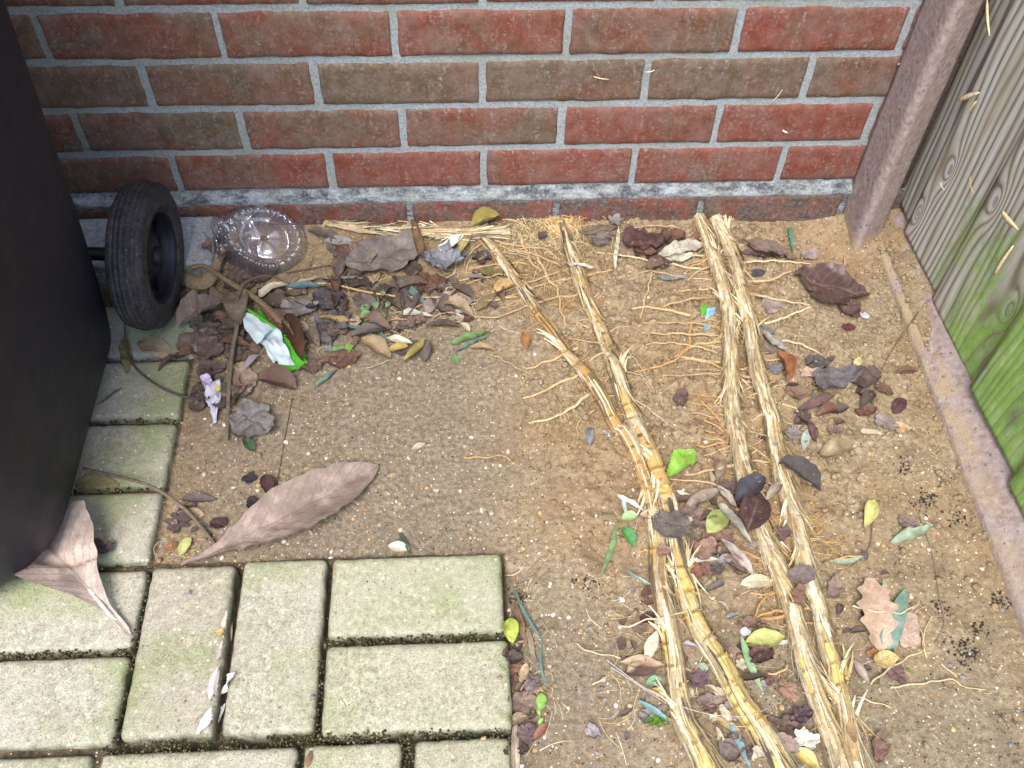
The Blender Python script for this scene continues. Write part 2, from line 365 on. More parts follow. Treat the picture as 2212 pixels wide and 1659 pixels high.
# ------------------------------------------------------------------ paving layout and ground height
PX, PY, PZ = -.0823, -.5867, -.056
pavers = []   # x0,x1,y0,y1 in world, tint
def pv(a, b, c, d, key='', dz=0, tint=(1, 1, 1)): pavers.append((PX+a, PX+b, PY+c, PY+d, key, dz, tint))
for i in range(8):
    for c, x0 in enumerate((-.415, -.621)):
        if (c == 1 and i > 4) or i > 5: continue
        a = -.205+.1045*i; b = a+.1
        if i == 7: b = PY*-1-.02
        j = (N((i*3.1, c*5.7, 1.0))*.003, N((i*2.3, c*1.7, 4.0))*.004)
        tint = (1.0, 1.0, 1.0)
        if i >= 5: tint = (.94, 1.0, 1.25)  # blue tint: cool cast of the shade put into the block colour
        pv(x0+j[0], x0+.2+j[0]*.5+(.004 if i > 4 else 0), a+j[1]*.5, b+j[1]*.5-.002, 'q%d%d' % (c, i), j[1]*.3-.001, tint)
pv(-.21, -.1125, -.2, -.001, 'p1', 0, (1.03, 1.0, .98)); pv(-.1045, -.006, -.201, .003, 'p2', .0005, (1, 1.0, .97))
pv(.0, .2, -.0975, .002, 'p3', .001, (.96, 1.0, .9)); pv(.0, .2035, -.2055, -.1055, 'p4', .0005, (1, 1.02, .94))
pv(-.2245, -.022, -.313, -.213, 'p5', -.001, (1, 1, .95)); pv(-.0155, .0865, -.413, -.213, 'p6', 0, (1.02, 1.02, .94)); pv(.099, .2, -.413, -.2125, 'p7', 0, (1, 1.02, .92))
pv(-.415, -.2035, .468, .570, 'q07', .026, (.86, .95, 1.28)); pv(-.432, -.232, -.313, -.213, 'r0', 0, (1, 1, .96))  # raised block: blue of the shade by the wall painted into its tint
if 0: pv(-.64, -.438, -.313, -.213, 'r1'); pv(-.432, -.232, -.417, -.317, 'r2'); pv(-.64, -.438, -.417, -.317, 'r3')
XR = PX+.205; YT = PY+.006; XQ = PX-.211
def in_pav(x, y): return (x < XR and y < YT) or x < XQ
def ground_h(x, y):
    z = -.0685 + .004*fb(x*7, y*7, 0, 2) + .0016*fb(x*55, y*55, 2, 2) + .0022*fb(x*170, y*170, 5, 3)
    z += .010*sm(-.09, -.005, y)
    z -= .013*sm(.35, .66, x)
    if x > .6: z += .014*sm(-.13, -.03, y)*sm(.6, .7, x)
    z -= .007*sm(-.55, -.9, y)*sm(.1, .3, x)
    if in_pav(x, y):
        z = -.0662 + .003*fb(x*60, y*60, 3, 3) - .003*sm(-.05, .05, fb(x*9, y*9, 8, 2))
        if x > PX-.22 and y < YT-.006: z -= .016
    elif x < XR+.035 and y < YT-.02: z -= .011*(1-sm(XR+.004, XR+.035, x))
    # dug-over, lumpy strip under the rhizomes
    m = sm(.16, .26, x-(y+.5)*-.0)*(1-sm(.52, .64, x))*sm(-.75, -.4, y)
    if m > 0:
        l = max(0, fb(x*38, y*38, 11, 3)); z += m*(.024*l - .0035 + .005*fb(x*100, y*100, 4, 3))
    if x > .62:
        l = max(0, fb(x*42, y*42, 21, 3)); z += .006*l*sm(.62, .68, x)
    if x > .731:
        k = (x-.731)
        z = max(z, -.0705 + .55*min(k, .035) + .0045*fb(x*40, y*26, 31, 3)*2 + (.0060*sm(-.42, -.1, y) - .0070*sm(-.2, -.6, y)))
    return z
pboxes = [(a+.002, b-.002, c+.002, d-.002, PZ+dz) for a, b, c, d, k, dz, t in pavers]
def surf(x, y):
    z = ground_h(x, y)
    for a, b, c, d, pz in pboxes:
        if a < x < b and c < y < d: return max(z, pz)
    return z
def at(px, py, h=0.0):
    z = -.065
    for i in range(4):
        p = onz(px, py, z+h); z = surf(p.x, p.y)
    return Vector((p.x, p.y, z+h))
def mpp(px, py):
    """metres per picture pixel on the ground there"""
    return (onz(px+1, py, -.065)-onz(px-1, py, -.065)).length/2

# ------------------------------------------------------------------ ground sheet
def axis(dense, outer, step):
    a, b = dense; xs = []; x = a
    while x < b: xs.append(x); x += step
    xs.append(b); s = step; x = b
    while x < outer[1]: s *= 1.5; x += s; xs.append(x)
    s = step; x = a; l = []
    while x > outer[0]: s *= 1.5; x -= s; l.append(x)
    return l[::-1]+xs
gx = axis((-.56, .80), (-9, 9), .0027); gy = axis((-.84, .006), (-9, .02), .0027)
mb = MB(); nx = len(gx)
vs = [(x, y, ground_h(x, y)) for y in gy for x in gx]
fs = [(j*nx+i, j*nx+i+1, (j+1)*nx+i+1, (j+1)*nx+i) for j in range(len(gy)-1) for i in range(nx-1)]
def gcol(i):
    x, y, z = vs[i]; r = 0
    if in_pav(x, y): r = .85+.3*N((x*40, y*40, 1))
    elif x < XR+.03 and y < YT-.02: r = .45*(1-sm(XR+.004, XR+.03, x))
    g_ = sm(.42, .62, x)*sm(-.48, -.56, y)*sm(.15, .5, N((x*22, y*22, 5))) if -.85 < y < -.4 and x < .73 else 0
    b_ = sm(-.36, -.2, x)*(1-sm(.02, .2, x+.12*fb(x*6, y*6, 50, 2)))*(1-sm(-.22, -.1, y)) + .8*sm(-.55, -.75, y)*sm(0, .5, fb(x*5, y*5, 60, 2)+.4)
    return (max(0, min(1, r)), g_, max(0, min(1, b_)), 1)
mb.add(vs, fs, None, gcol)
tag(mb.build('ground', M['sand']), 'damp yellowish builder\'s sand bed mixed with grit', kind='structure')

# ------------------------------------------------------------------ brick wall
wall = empty('brick_wall', (0, 0, -.1))
tag(wall, 'red and brown brick wall with pale mortar joints at the back', 'wall')
bk = MB()
def brick(x0, x1, z0, z1, yf, col, nu=22, nv=8, dep=.03, wob=.0016):
    r = random.random()*50; vs = []; cs = []; fs = []
    for j in range(nv+1):
        for i in range(nu+1):
            u = i/nu; v = j/nv
            # concentrate rows near the arris
            uu = .5-.5*cos(pi*u)*(.86+.14*cos(pi*u)**2); vv = .5-.5*cos(pi*v)*(.86+.14*cos(pi*v)**2)
            x = x0+(x1-x0)*uu; z = z0+(z1-z0)*vv
            e = min(i, nu-i, j, nv-j)
            w = N((x*60+r, z*60, r)) ; w2 = N((x*22+r, z*22, r+5))
            if i in (0, nu): x += wob*w*1.2
            if j in (0, nv): z += wob*w*1.4 + wob*.9*w2
            y = yf + .0008*N((x*40, z*40, r)) + .0004*N((x*160, z*160, r))
            if e == 0: y += .0028
            elif e == 1: y += .0006
            if (i in (0, nu)) and (j in (0, nv)): x += (.002 if i == 0 else -.002); z += (.0015 if j == 0 else -.0015)
            vs.append((x, y, z))
            d = col[1]
            if len(col) > 3: d = max(d, col[3]*(1-sm(0, .6, v)))
            cs.append((col[0], d, col[2], 1))
    for j in range(nv):
        for i in range(nu):
            a = j*(nu+1)+i; fs.append((a, a+1, a+nu+2, a+nu+1))
    ring = [i for i in range(nu+1)]+[j*(nu+1)+nu for j in range(1, nv+1)]+[nv*(nu+1)+i for i in range(nu-1, -1, -1)]+[j*(nu+1) for j in range(nv-1, 0, -1)]
    b = len(vs)
    for k in ring: v = vs[k]; vs.append((v[0], yf+dep, v[2])); cs.append(cs[k])
    n = len(ring)
    for k in range(n): fs.append((ring[(k+1) % n], ring[k], b+k, b+(k+1) % n))
    bk.add(vs, fs, None, lambda i: cs[i])
BR = {'D': {-3: .45, -2: .35, -1: .05, 0: .2, 1: .3, 2: .2, 3: .6}, 'C': {-3: .65, -2: .78, -1: .66, 0: .62, 1: .2, 2: -.02, 3: .1},
      'B': {-3: .8, -2: .82, -1: .95, 0: .85, 1: .82, 2: .72, 3: .55}, 'A': {-3: .5, -2: .45, -1: .5, 0: .45, 1: .5, 2: .28, 3: .3}}
names = ['D', 'C', 'B', 'A']
for c in range(0, 30):
    z0 = .001+.075*c; z1 = z0+.0645
    off = .1125 if c % 2 == 0 else 0
    for k in range(-12, 5):
        xa = .225*k+off+.0052; xb = .225*(k+1)+off-.0052
        if xa > .95: continue
        if c < 4:
            bb = BR[names[c]].get(k if c % 2 else k, random.uniform(.2, .8))
        else: bb = random.uniform(.0, .7)
        jx = random.uniform(-.0012, .0012); jz = random.uniform(-.0006, .0006)
        hi = c < 5 and -4 < k
        dirt = (.0, .0)
        brick(xa+jx, xb+jx, z0+jz, z1+jz, random.uniform(-.0006, .0006), (bb, .12 if c < 3 else 0, random.random(), .5 if c == 0 else 0), 26 if hi else 4, 9 if hi else 3)
# plinth course, standing 12 mm proud, and footing course below it
for k in range(-12, 5):
    xa = .225*k+.0052; xb = .225*(k+1)-.0052
    brick(xa, xb, -.075, -.0165, -.0125+random.uniform(-.0006, .0006), (random.uniform(.1, .5), 1.0, random.random()), 26, 9, .04, .0016)
    brick(xa-.1, xb-.102, -.15, -.0835, -.026, (random.uniform(.3, .7), 1.0, random.random()), 26, 9, .04, .0024)
o = bk.build('brickwork', M['brick'], wall)
mm = MB()
def sheet(mb, xs, prof, f=None, dirt=0.0):
    n = len(prof); vs = []; 
    for x in xs:
        for (y, z) in prof: 
            d = f(x, y, z) if f else (0, 0)
            vs.append((x, y+d[0], z+d[1]))
    fs = [(i*n+j, (i+1)*n+j, (i+1)*n+j+1, i*n+j+1) for i in range(len(xs)-1) for j in range(n-1)]
    mb.add(vs, fs, None, (0, dirt, 0, 1))
xs = [-2.7+.006*i for i in range(620)]
# joints, raked slightly back with a bucket-handle dip
sheet(mm, xs, [(.0032, -.02+.006*i) for i in range(60)], lambda x, y, z: (.0008*fb(x*60, z*60, 3, 3), 0))
sheet(mm, [-2.7, 1.0], [(.0032, .334), (.0032, 2.3)])
sheet(mm, xs, [(.012, .0005), (.0015, -.0006), (-.003, -.004), (-.0085, -.0095), (-.0128, -.0135), (-.0115, -.018), (-.0085, -.03), (-.0085, -.08), (-.014, -.081), (-.0235, -.083), (-.0225, -.086), (-.0225, -.15)],
      lambda x, y, z: (.0012*fb(x*40, z*40+y*30, 9, 3), .0016*fb(x*28, y*40, 14, 3) if -.02 < z < 0 else .0008*N((x*30, 0, 0))), 1.0)
mm.build('mortar', M['mortar'], wall)
bx = MB()
def box(mb, a, b, c, d, e, f, col=None, mi=0):
    vs = [(x, y, z) for z in (e, f) for y in (c, d) for x in (a, b)]
    mb.add(vs, [(0, 2, 3, 1), (4, 5, 7, 6), (0, 1, 5, 4), (2, 6, 7, 3), (0, 4, 6, 2), (1, 3, 7, 5)], None, col, mi)
box(bx, -2.7, 1.0, .012, .2, -.2, 2.3); bx.build('wall_core', M['mortar'], wall, smooth=False)

# ------------------------------------------------------------------ concrete fence post (slotted, chamfered)
def prism(mb, poly, z0, z1, nz=40, amp=.0009, fz=None, per=.008):
    pts = []
    for i in range(len(poly)):
        a = Vector(poly[i]); b = Vector(poly[(i+1) % len(poly)]); k = max(1, int((b-a).length/per))
        for j in range(k): pts.append(a.lerp(b, j/k))
    n = len(pts); vs = []; cs = []
    for j in range(nz+1):
        z = z0+(z1-z0)*j/nz
        for p in pts:
            vs.append((p.x+amp*fb(p.x*60+p.y*60, z*50, 1, 3), p.y+amp*fb(p.x*60, z*50+p.y*40, 7, 3), z))
            cs.append((0, fz(z) if fz else 0, 0, 1))
    fs = [(j*n+i, j*n+(i+1) % n, (j+1)*n+(i+1) % n, (j+1)*n+i) for j in range(nz) for i in range(n)]
    fs.append(tuple(nz*n+i for i in range(n)))
    mb.add(vs, fs, None, lambda i: cs[i])
post = empty('fence_post', (.70, -.03, -.08)); tag(post, 'pinkish concrete fence post leaning against the end of the brick wall', 'fence post')
pm = MB(); prism(pm, [(.6815, -.001), (.6815, -.068), (.684, -.075), (.690, -.0785), (.729, -.053), (.733, -.048), (.733, -.001)], -.16, .5, 110, .0011, lambda z: 1.0*(1-sm(-.08, -.025, z)))
prism(pm, [(.6815, -.001), (.6815, -.068), (.684, -.075), (.690, -.0785), (.729, -.053), (.733, -.048), (.733, -.001)], .5, 2.0, 6)
box(pm, .790, .85, -.022, -.001, -.16, 2.0, (0, 0, 0, 1)); box(pm, .7335, .7635, -.009, -.0012, -.16, 2.0, (0, 0, 0, 1))
pm.build('post_shaft', M['pink'], post)

# gravel board under the panel
gb = MB(); prof = [(.7215, -.16), (.7225, -.080), (.7245, -.0735), (.728, -.0705), (.745, -.0610), (.757, -.0500), (.768, -.0440), (.800, -.0430), (.80, -.16)]
pp = []
for i in range(len(prof)-1):
    for j in range(3):
        t_ = j/3; pp.append((prof[i][0]*(1-t_)+prof[i+1][0]*t_, prof[i][1]*(1-t_)+prof[i+1][1]*t_))
ys = [-.024-.006*i for i in range(190)]
vs = []; cs = []
for y in ys:
    for (x, z) in pp:
        e = fb(x*50, y*30, z*50, 3)
        vs.append((x+.0016*e, y, z+.0016*fb(x*50+9, y*34, z*50, 3)))
        cs.append((0, (.95 if x < .740 else .95*(1-sm(.740, .752, x)))*(.45+.55*sm(-.6, -.2, y)), 0, 1))
n = len(pp); gb.add(vs, [(i*n+j, (i+1)*n+j, (i+1)*n+j+1, i*n+j+1) for i in range(len(ys)-1) for j in range(n-1)], None, lambda i: cs[i])
g = gb.build('gravel_board', M['pink'], origin=(.76, -.5, -.08)); tag(g, 'sand-dusted pink concrete gravel board along the foot of the wooden fence', 'gravel board')

# wooden panel
pan = empty('wooden_fence', (.77, -.5, -.04)); tag(pan, 'weathered grey board fence going green with algae at the right', 'fence')
def fboard(y0, y1, zb, x0, x1):
    """feather-edge board: thin at y0 (x0), thick at y1 (x1), the top runs on up"""
    m_ = MB(); nv = 16; zs = [zb+.006*i for i in range(70)]+[.5, .8, 1.2, 1.9]
    vs = []
    for z in zs:
        for i in range(nv+1):
            t_ = i/nv; y = y0+(y1-y0)*t_
            x = x0+(x1-x0)*t_ + .0007*N((1, y*120, z*5)) + (.002 if i in (0, nv) else 0)
            zz = z + (.0015*N((y*60, 3, 1)) if z == zb else 0)
            vs.append((x, y, zz))
    fs = [(j*(nv+1)+i, (j+1)*(nv+1)+i, (j+1)*(nv+1)+i+1, j*(nv+1)+i+1) for j in range(len(zs)-1) for i in range(nv)]
    b = len(vs); L_ = len(zs)
    # bottom end grain and the thick side
    for i in range(nv+1): v = vs[i]; vs.append((.782, v[1], v[2]))
    for i in range(nv): fs.append((i, i+1, b+i+1, b+i))
    s = len(vs)
    for j in range(L_): v = vs[j*(nv+1)+nv]; vs.append((.782, v[1], v[2]))
    for j in range(L_-1): fs.append((j*(nv+1)+nv, (j+1)*(nv+1)+nv, s+j+1, s+j))
    s2 = len(vs)
    for j in range(L_): v = vs[j*(nv+1)]; vs.append((.782, v[1], v[2]))
    for j in range(L_-1): fs.append((j*(nv+1), s2+j, s2+j+1, (j+1)*(nv+1)))
    m_.add(vs, fs)
    return m_.build('board', M['wood'], pan)
fboard(-.003, -.066, -.037, .7655, .7640)
fboard(-.065, -.205, -.0435, .7560, .7645)
fboard(-.202, -.375, -.048, .7575, .7655)
fboard(-.372, -.520, -.0365, .7510, .7625)
fboard(-.518, -.660, -.042, .7520, .7625)
fboard(-.658, -.80, -.042, .7520, .7625)
fboard(-.798, -.94, -.042, .7520, .7625)
for z_ in (.35, 1.5):
    bt = MB(); box(bt, .7825, .82, -1.15, -.025, z_, z_+.07); bt.build('rail', M['wood'], pan, smooth=False)

# ------------------------------------------------------------------ paving blocks
PLAB = {'p1': 'upright buff paving block left of its twin, big dry leaf lying on its far end', 'p2': 'upright buff paving block between two gaping joints, second from the left of the raised corner',
 'p3': 'greenish paving block laid sideways at the outer corner nearest the brick wall', 'p4': 'sideways paving block directly in front of the greenish corner block', 'p5': 'wide block at the bottom edge below the two upright blocks',
 'p6': 'block cut off by the bottom edge, left of the mossy joint', 'p7': 'block cut off by the bottom edge at the outer corner, right of the mossy joint', 'q07': 'grey block with the blue of shade tinted in, lying higher than the rest against the wall behind the wheel',
 'q06': 'grey paving block under the leaves beside the bin wheel', 'q05': 'paving block right in front of the bin wheel', 'q04': 'small-looking edge block below the wheel with two long stalks over it', 'q03': 'edge block beside the bin, second one in front of the wheel',
 'q02': 'edge block crossed by a thin curving stalk beside the bin', 'q01': 'edge block carrying the curled purple leaf by the bin corner', 'q00': 'block at the left under the stalk of the folded leaf', 'r0': 'block at the bottom left corner of the picture'}
def paver(a, b, c, d, key, dz, tint):
    top = PZ+dz; m_ = MB(); r = random.random()*90
    nu = max(8, int((b-a)/.005)); nv = max(8, int((d-c)/.005))
    prof = [(0, .050), (0, .014), (.0003, .0065), (.0018, .0026), (.0042, .0008), (.008, 0)]   # inset, drop
    def ring(ins, drop, rc=.006):
        pts = []
        x0, x1, y0, y1 = a+ins, b-ins, c+ins, d-ins; rr = max(.0025, rc-ins*.3)
        def seg(p, q, n):
            for i in range(n): pts.append((p[0]+(q[0]-p[0])*i/n, p[1]+(q[1]-p[1])*i/n))
        def arc(cx, cy, a0):
            for i in range(4): t_ = a0+pi/2*i/4; pts.append((cx+rr*cos(t_), cy+rr*sin(t_)))
        seg((x0+rr, y0), (x1-rr, y0), nu); arc(x1-rr, y0+rr, -pi/2); seg((x1, y0+rr), (x1, y1-rr), nv); arc(x1-rr, y1-rr, 0)
        seg((x1-rr, y1), (x0+rr, y1), nu); arc(x0+rr, y1-rr, pi/2); seg((x0, y1-rr), (x0, y0+rr), nv); arc(x0+rr, y0+rr, pi)
        out = []
        for (x, y) in pts:
            w = .0017*fb(x*70+r, y*70, r, 3) + .0012*min(0, fb(x*30, y*30+r, 3, 2))
            dx = x-(a+b)/2; dy = y-(c+d)/2; ex = (b-a)/2-abs(dx); ey = (d-c)/2-abs(dy)
            if ex < ey: x += w*(1 if dx > 0 else -1)
            else: y += w*(1 if dy > 0 else -1)
            out.append((x, y, top-drop+.0006*fb(x*60, y*60, r+4, 2)))
        return out
    rings = [ring(i, dr) for i, dr in prof]; n = len(rings[0]); vs = [v for q in rings for v in q]
    ec = [1, 1, .9, .6, .25, .05]
    cs = [(ec[k], 0, 0, 1) for k in range(len(rings)) for _ in range(n)]
    fs = [(k*n+i, k*n+(i+1) % n, (k+1)*n+(i+1) % n, (k+1)*n+i) for k in range(len(rings)-1) for i in range(n)]
    # inner top as scaled rings to centre line
    base = (len(rings)-1)*n; cx, cy = (a+b)/2, (c+d)/2
    for s_ in (.9, .7, .45, .2):
        for i in range(n):
            v = vs[base+i]; x = cx+(v[0]-cx)*s_; y = cy+(v[1]-cy)*s_
            vs.append((x, y, top+.0007*fb(x*40, y*40, r, 2))); cs.append((0, 0, 0, 1))
    k0 = base; 
    for q in range(4):
        k1 = len(rings)*n+q*n
        fs += [(k0+i, k0+(i+1) % n, k1+(i+1) % n, k1+i) for i in range(n)]; k0 = k1
    vs.append((cx, cy, top)); cs.append((0, 0, 0, 1)); fs += [(k0+i, k0+(i+1) % n, len(vs)-1) for i in range(n)]
    m_.add(vs, fs, None, lambda i: cs[i])
    o = m_.build('paving_block', M['paver'], origin=(cx, cy, top-.05))
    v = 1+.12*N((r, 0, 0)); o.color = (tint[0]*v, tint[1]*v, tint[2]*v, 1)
    o.rotation_euler.z = radians(.5)*N((r, 3, 0))
    tag(o, PLAB.get(key, 'paving block wholly hidden under or beyond the black bin'), 'paving block', 'concrete paving blocks')
for p in pavers: paver(*p)
# ------------------------------------------------------------------ wheeled bin
bin_ = empty('wheeled_bin', (-.6, -.4, -.056)); tag(bin_, 'black plastic wheeled bin standing at the left with one ribbed wheel showing', 'bin')
def rrect(x0, x1, y0, y1, r, n=10):
    pts = []
    for cx, cy, a0 in ((x1-r[0], y0+r[0], -pi/2), (x1-r[1], y1-r[1], 0), (x0+r[2], y1-r[2], pi/2), (x0+r[3], y0+r[3], pi)):
        rr = r[(0, 1, 2, 3)[[-pi/2, 0, pi/2, pi].index(a0)]]
        for i in range(n+1): t_ = a0+pi/2*i/n; pts.append((cx+rr*cos(t_), cy+rr*sin(t_)))
    return pts
m_ = MB(); lv = []
for k in range(60):
    t_ = k/59; z = -.040 + 1.02*t_**1.5
    g_ = z+.04; inset = .014*exp(-g_/.012)
    o_ = .055*g_ + .015*(1-exp(-g_/.14))
    lv.append([(x, y, z) for x, y in rrect(-.90, -.392+o_*1.0-inset, -.650-.10*g_+inset, -.232+.05*g_-inset, (.125, .05, .05, .06))])
n = len(lv[0]); vs = [v for q in lv for v in q]
fs = [(k*n+i, k*n+(i+1) % n, (k+1)*n+(i+1) % n, (k+1)*n+i) for k in range(59) for i in range(n)]; fs.append(tuple(range(n))[::-1])
m_.add(vs, fs); m_.build('body', M['bin'], bin_)
m_ = MB()
rim = [[(x, y, z) for x, y in rrect(-.93+i_, -.305-i_, -.77+i_, -.15-i_, (.08, .05, .05, .06))] for i_, z in ((.03, .90), (.0, .905), (.0, .945), (.01, .955), (.2, .985))]
vs = [v for q in rim for v in q]; fs = [(k*n+i, k*n+(i+1) % n, (k+1)*n+(i+1) % n, (k+1)*n+i) for k in range(4) for i in range(n)]; fs.append(tuple(4*n+i for i in range(n)))
m_.add(vs, fs); m_.build('lid', M['bin'], bin_)
def lathe(mb, prof, cx, cy, cz, nseg=72, tilt=None, groove=None, col=None):
    """prof: (radius, axial) swept round an axis along X"""
    n = len(prof); vs = []
    for s_ in range(nseg):
        a = 2*pi*s_/nseg
        for k, (r, ax) in enumerate(prof):
            v = Vector((ax, r*cos(a), r*sin(a)))
            if tilt: v = tilt @ v
            vs.append((cx+v.x, cy+v.y, cz+v.z))
    fs = [(s_*n+k, s_*n+k+1, ((s_+1) % nseg)*n+k+1, ((s_+1) % nseg)*n+k) for s_ in range(nseg) for k in range(n-1)]
    mb.add(vs, fs, None, col)
WC = Vector((-.344, -.178, -.056+.101)); TL = Matrix.Rotation(radians(-3), 3, 'Z') @ Matrix.Rotation(radians(2), 3, 'Y')
# wheel: tyre, rim, hub; ribs run round the tread
wh = MB()
tp = [(.062, -.021), (.070, -.0235), (.082, -.0235), (.0905, -.0215), (.096, -.0178)]
for k in range(0, 5):
    a0 = -.0155+.0066*k
    rr = .1005-.0016*abs(k-2)
    tp += [(rr-.0012, a0-.0006), (rr, a0+.0004), (rr, a0+.0040), (rr-.0012, a0+.0048), (rr-.0022, a0+.0052), (rr-.0022, a0+.0058)]
tp += [(.096, .0186), (.0905, .0224), (.086, .0236), (.083, .0230), (.078, .0238), (.0705, .0238), (.0665, .0225), (.063, .019), (.0615, .012)]
lathe(wh, tp, *WC, 96, TL); wo = wh.build('tyre', M['rubber'], bin_)
wh = MB(); lathe(wh, [(.063, .0195), (.0615, .0205), (.0595, .0190), (.058, .012), (.056, .004), (.050, .001), (.036, .003), (.030, .007), (.026, .010), (.020, .0125), (.012, .0125), (.0001, .0125)], *WC, 96, TL)
rm_ = wh.build('rim', M['bin'], bin_)
wh = MB(); lathe(wh, [(.0001, .0225), (.008, .022), (.0125, .019), (.0135, .0125)], *WC, 32, TL); hb = wh.build('hub_cap', M['bin'], bin_)
for k in range(6):
    a = 2*pi*k/6+.3; wh = MB(); q = []
    for r_, ax in ((.026, .0105), (.056, .006), (.057, -.0035), (.030, -.004)):
        for w_ in (-.0013, .0013):
            v = TL @ Vector((ax, r_*cos(a)-w_*sin(a), r_*sin(a)+w_*cos(a))); q.append(WC+v)
    wh.add(q, [(0, 2, 3, 1), (2, 4, 5, 3), (0, 6, 4, 2), (1, 3, 5, 7)]); wh.build('spoke', M['bin'], bin_)
wh = MB(); lathe(wh, [(.0001, -.20), (.009, -.20), (.009, -.021), (.018, -.021), (.018, -.006)], *WC, 24, TL); wh.build('axle', M['bin'], bin_)

# ------------------------------------------------------------------ swept things: rhizomes, roots, stalks
def catmull(P, step):
    out = []; n = len(P)
    for i in range(n-1):
        a = P[max(0, i-1)]; b = P[i]; c = P[i+1]; d = P[min(n-1, i+2)]
        k = max(1, int((c-b).length/step))
        for j in range(k):
            t_ = j/k
            out.append(.5*((2*b)+(c-a)*t_+(2*a-5*b+4*c-d)*t_*t_+(3*b-a-3*c+d)*t_**3))
    out.append(P[-1]); return out
def frames(C):
    T_ = []; n = len(C)
    for i in range(n):
        t_ = (C[min(n-1, i+1)]-C[max(0, i-1)])
        if t_.length < 1e-9: t_ = Vector((0, -1, 0))
        T_.append(t_.normalized())
    F = []
    for t_ in T_:
        s_ = t_.cross(Vector((0, 0, 1)))
        if s_.length < 1e-5: s_ = Vector((1, 0, 0))
        s_.normalize(); F.append((t_, s_, s_.cross(t_).normalized()))
    return F
def sweep(mb, C, rad, ns=7, col=None, flat=1.0, cap=True):
    F = frames(C); vs = []; uv = []; L_ = 0; n = len(C)
    for i in range(n):
        if i: L_ += (C[i]-C[i-1]).length
        t_, s_, u_ = F[i]
        for k in range(ns+1):
            a = 2*pi*k/ns; r = rad(i, n, a, L_) if callable(rad) else rad
            vs.append(C[i]+s_*(r*cos(a))+u_*(r*sin(a)*flat)); uv.append((L_*10, k/ns))
    m = ns+1
    fs = [(i*m+k, i*m+k+1, (i+1)*m+k+1, (i+1)*m+k) for i in range(n-1) for k in range(ns)]
    if cap: fs += [tuple(range(ns))[::-1], tuple((n-1)*m+k for k in range(ns))]
    mb.add(vs, fs, uv, (lambda i: col(i//m, n, i % m)) if callable(col) else col)
def path(px, h=0.0, step=.004, hs=None):
    P = [at(x, y, h if hs is None else hs[i]) for i, (x, y) in enumerate(px)]
    return catmull(P, step)
def v3(c, k=1.0): return c4(c, k)

RT = {'tan': (188, 162, 124), 'orange': (194, 154, 104), 'pale': (208, 188, 152), 'grey': (158, 138, 108)}
def rootlet_hairs(mb, C, dens=.8, ln=.013, col=None):
    F = frames(C)
    for i in range(2, len(C)-1):
        if random.random() > dens: continue
        t_, s_, u_ = F[i]; sg = random.choice((-1, 1)); l = ln*random.uniform(.25, 1.0)
        d = (s_*sg*random.uniform(.5, 1)+t_*random.uniform(-.5, .5)+Vector((0, 0, random.uniform(-.15, .3)))).normalized()
        P = [C[i].copy(), C[i]+d*l*.5+Vector((random.uniform(-1, 1), random.uniform(-1, 1), 0))*l*.12]
        e = C[i]+d*l; e.z = surf(e.x, e.y)+.0008; P.append(e)
        sweep(mb, P, lambda a, n, an, L_: .00042*(1-.5*a/n), 3, col, cap=False)
def root(px, r=.0014, key='tan', parent=None, h=.0025, name='root', hairs=None):
    hs = [h+(0.003*sin(pi*i/(len(px)-1)))+random.uniform(0, .0012) for i in range(len(px))]
    C = path(px, 0, .004, hs); sd_ = random.random()*40
    C = [c+Vector((N((c.x*70, c.y*70, sd_)), N((c.x*70, c.y*70, sd_+9)), .25*N((c.x*90, c.y*90, sd_+3))))*.0034 for c in C]
    for c in C: c.z = max(c.z, surf(c.x, c.y)+r*.5)
    m_ = MB(); base = RT[key]
    k = random.uniform(.8, 1.12)
    col = lambda i, n, a: c4(base, k*(1+.25*N((i*.4, sd_, a*.7))))
    sweep(m_, C, lambda i, n, a, L_: r*1.25*(1-.45*i/n)*(1+.16*N((i*.7, sd_, a))), 6, col)
    o = m_.build(name, M['rootm'], parent, origin=None if parent else C[0])
    if hairs is not None: rootlet_hairs(hairs, C, col=c4(base, .95))
    return o, C

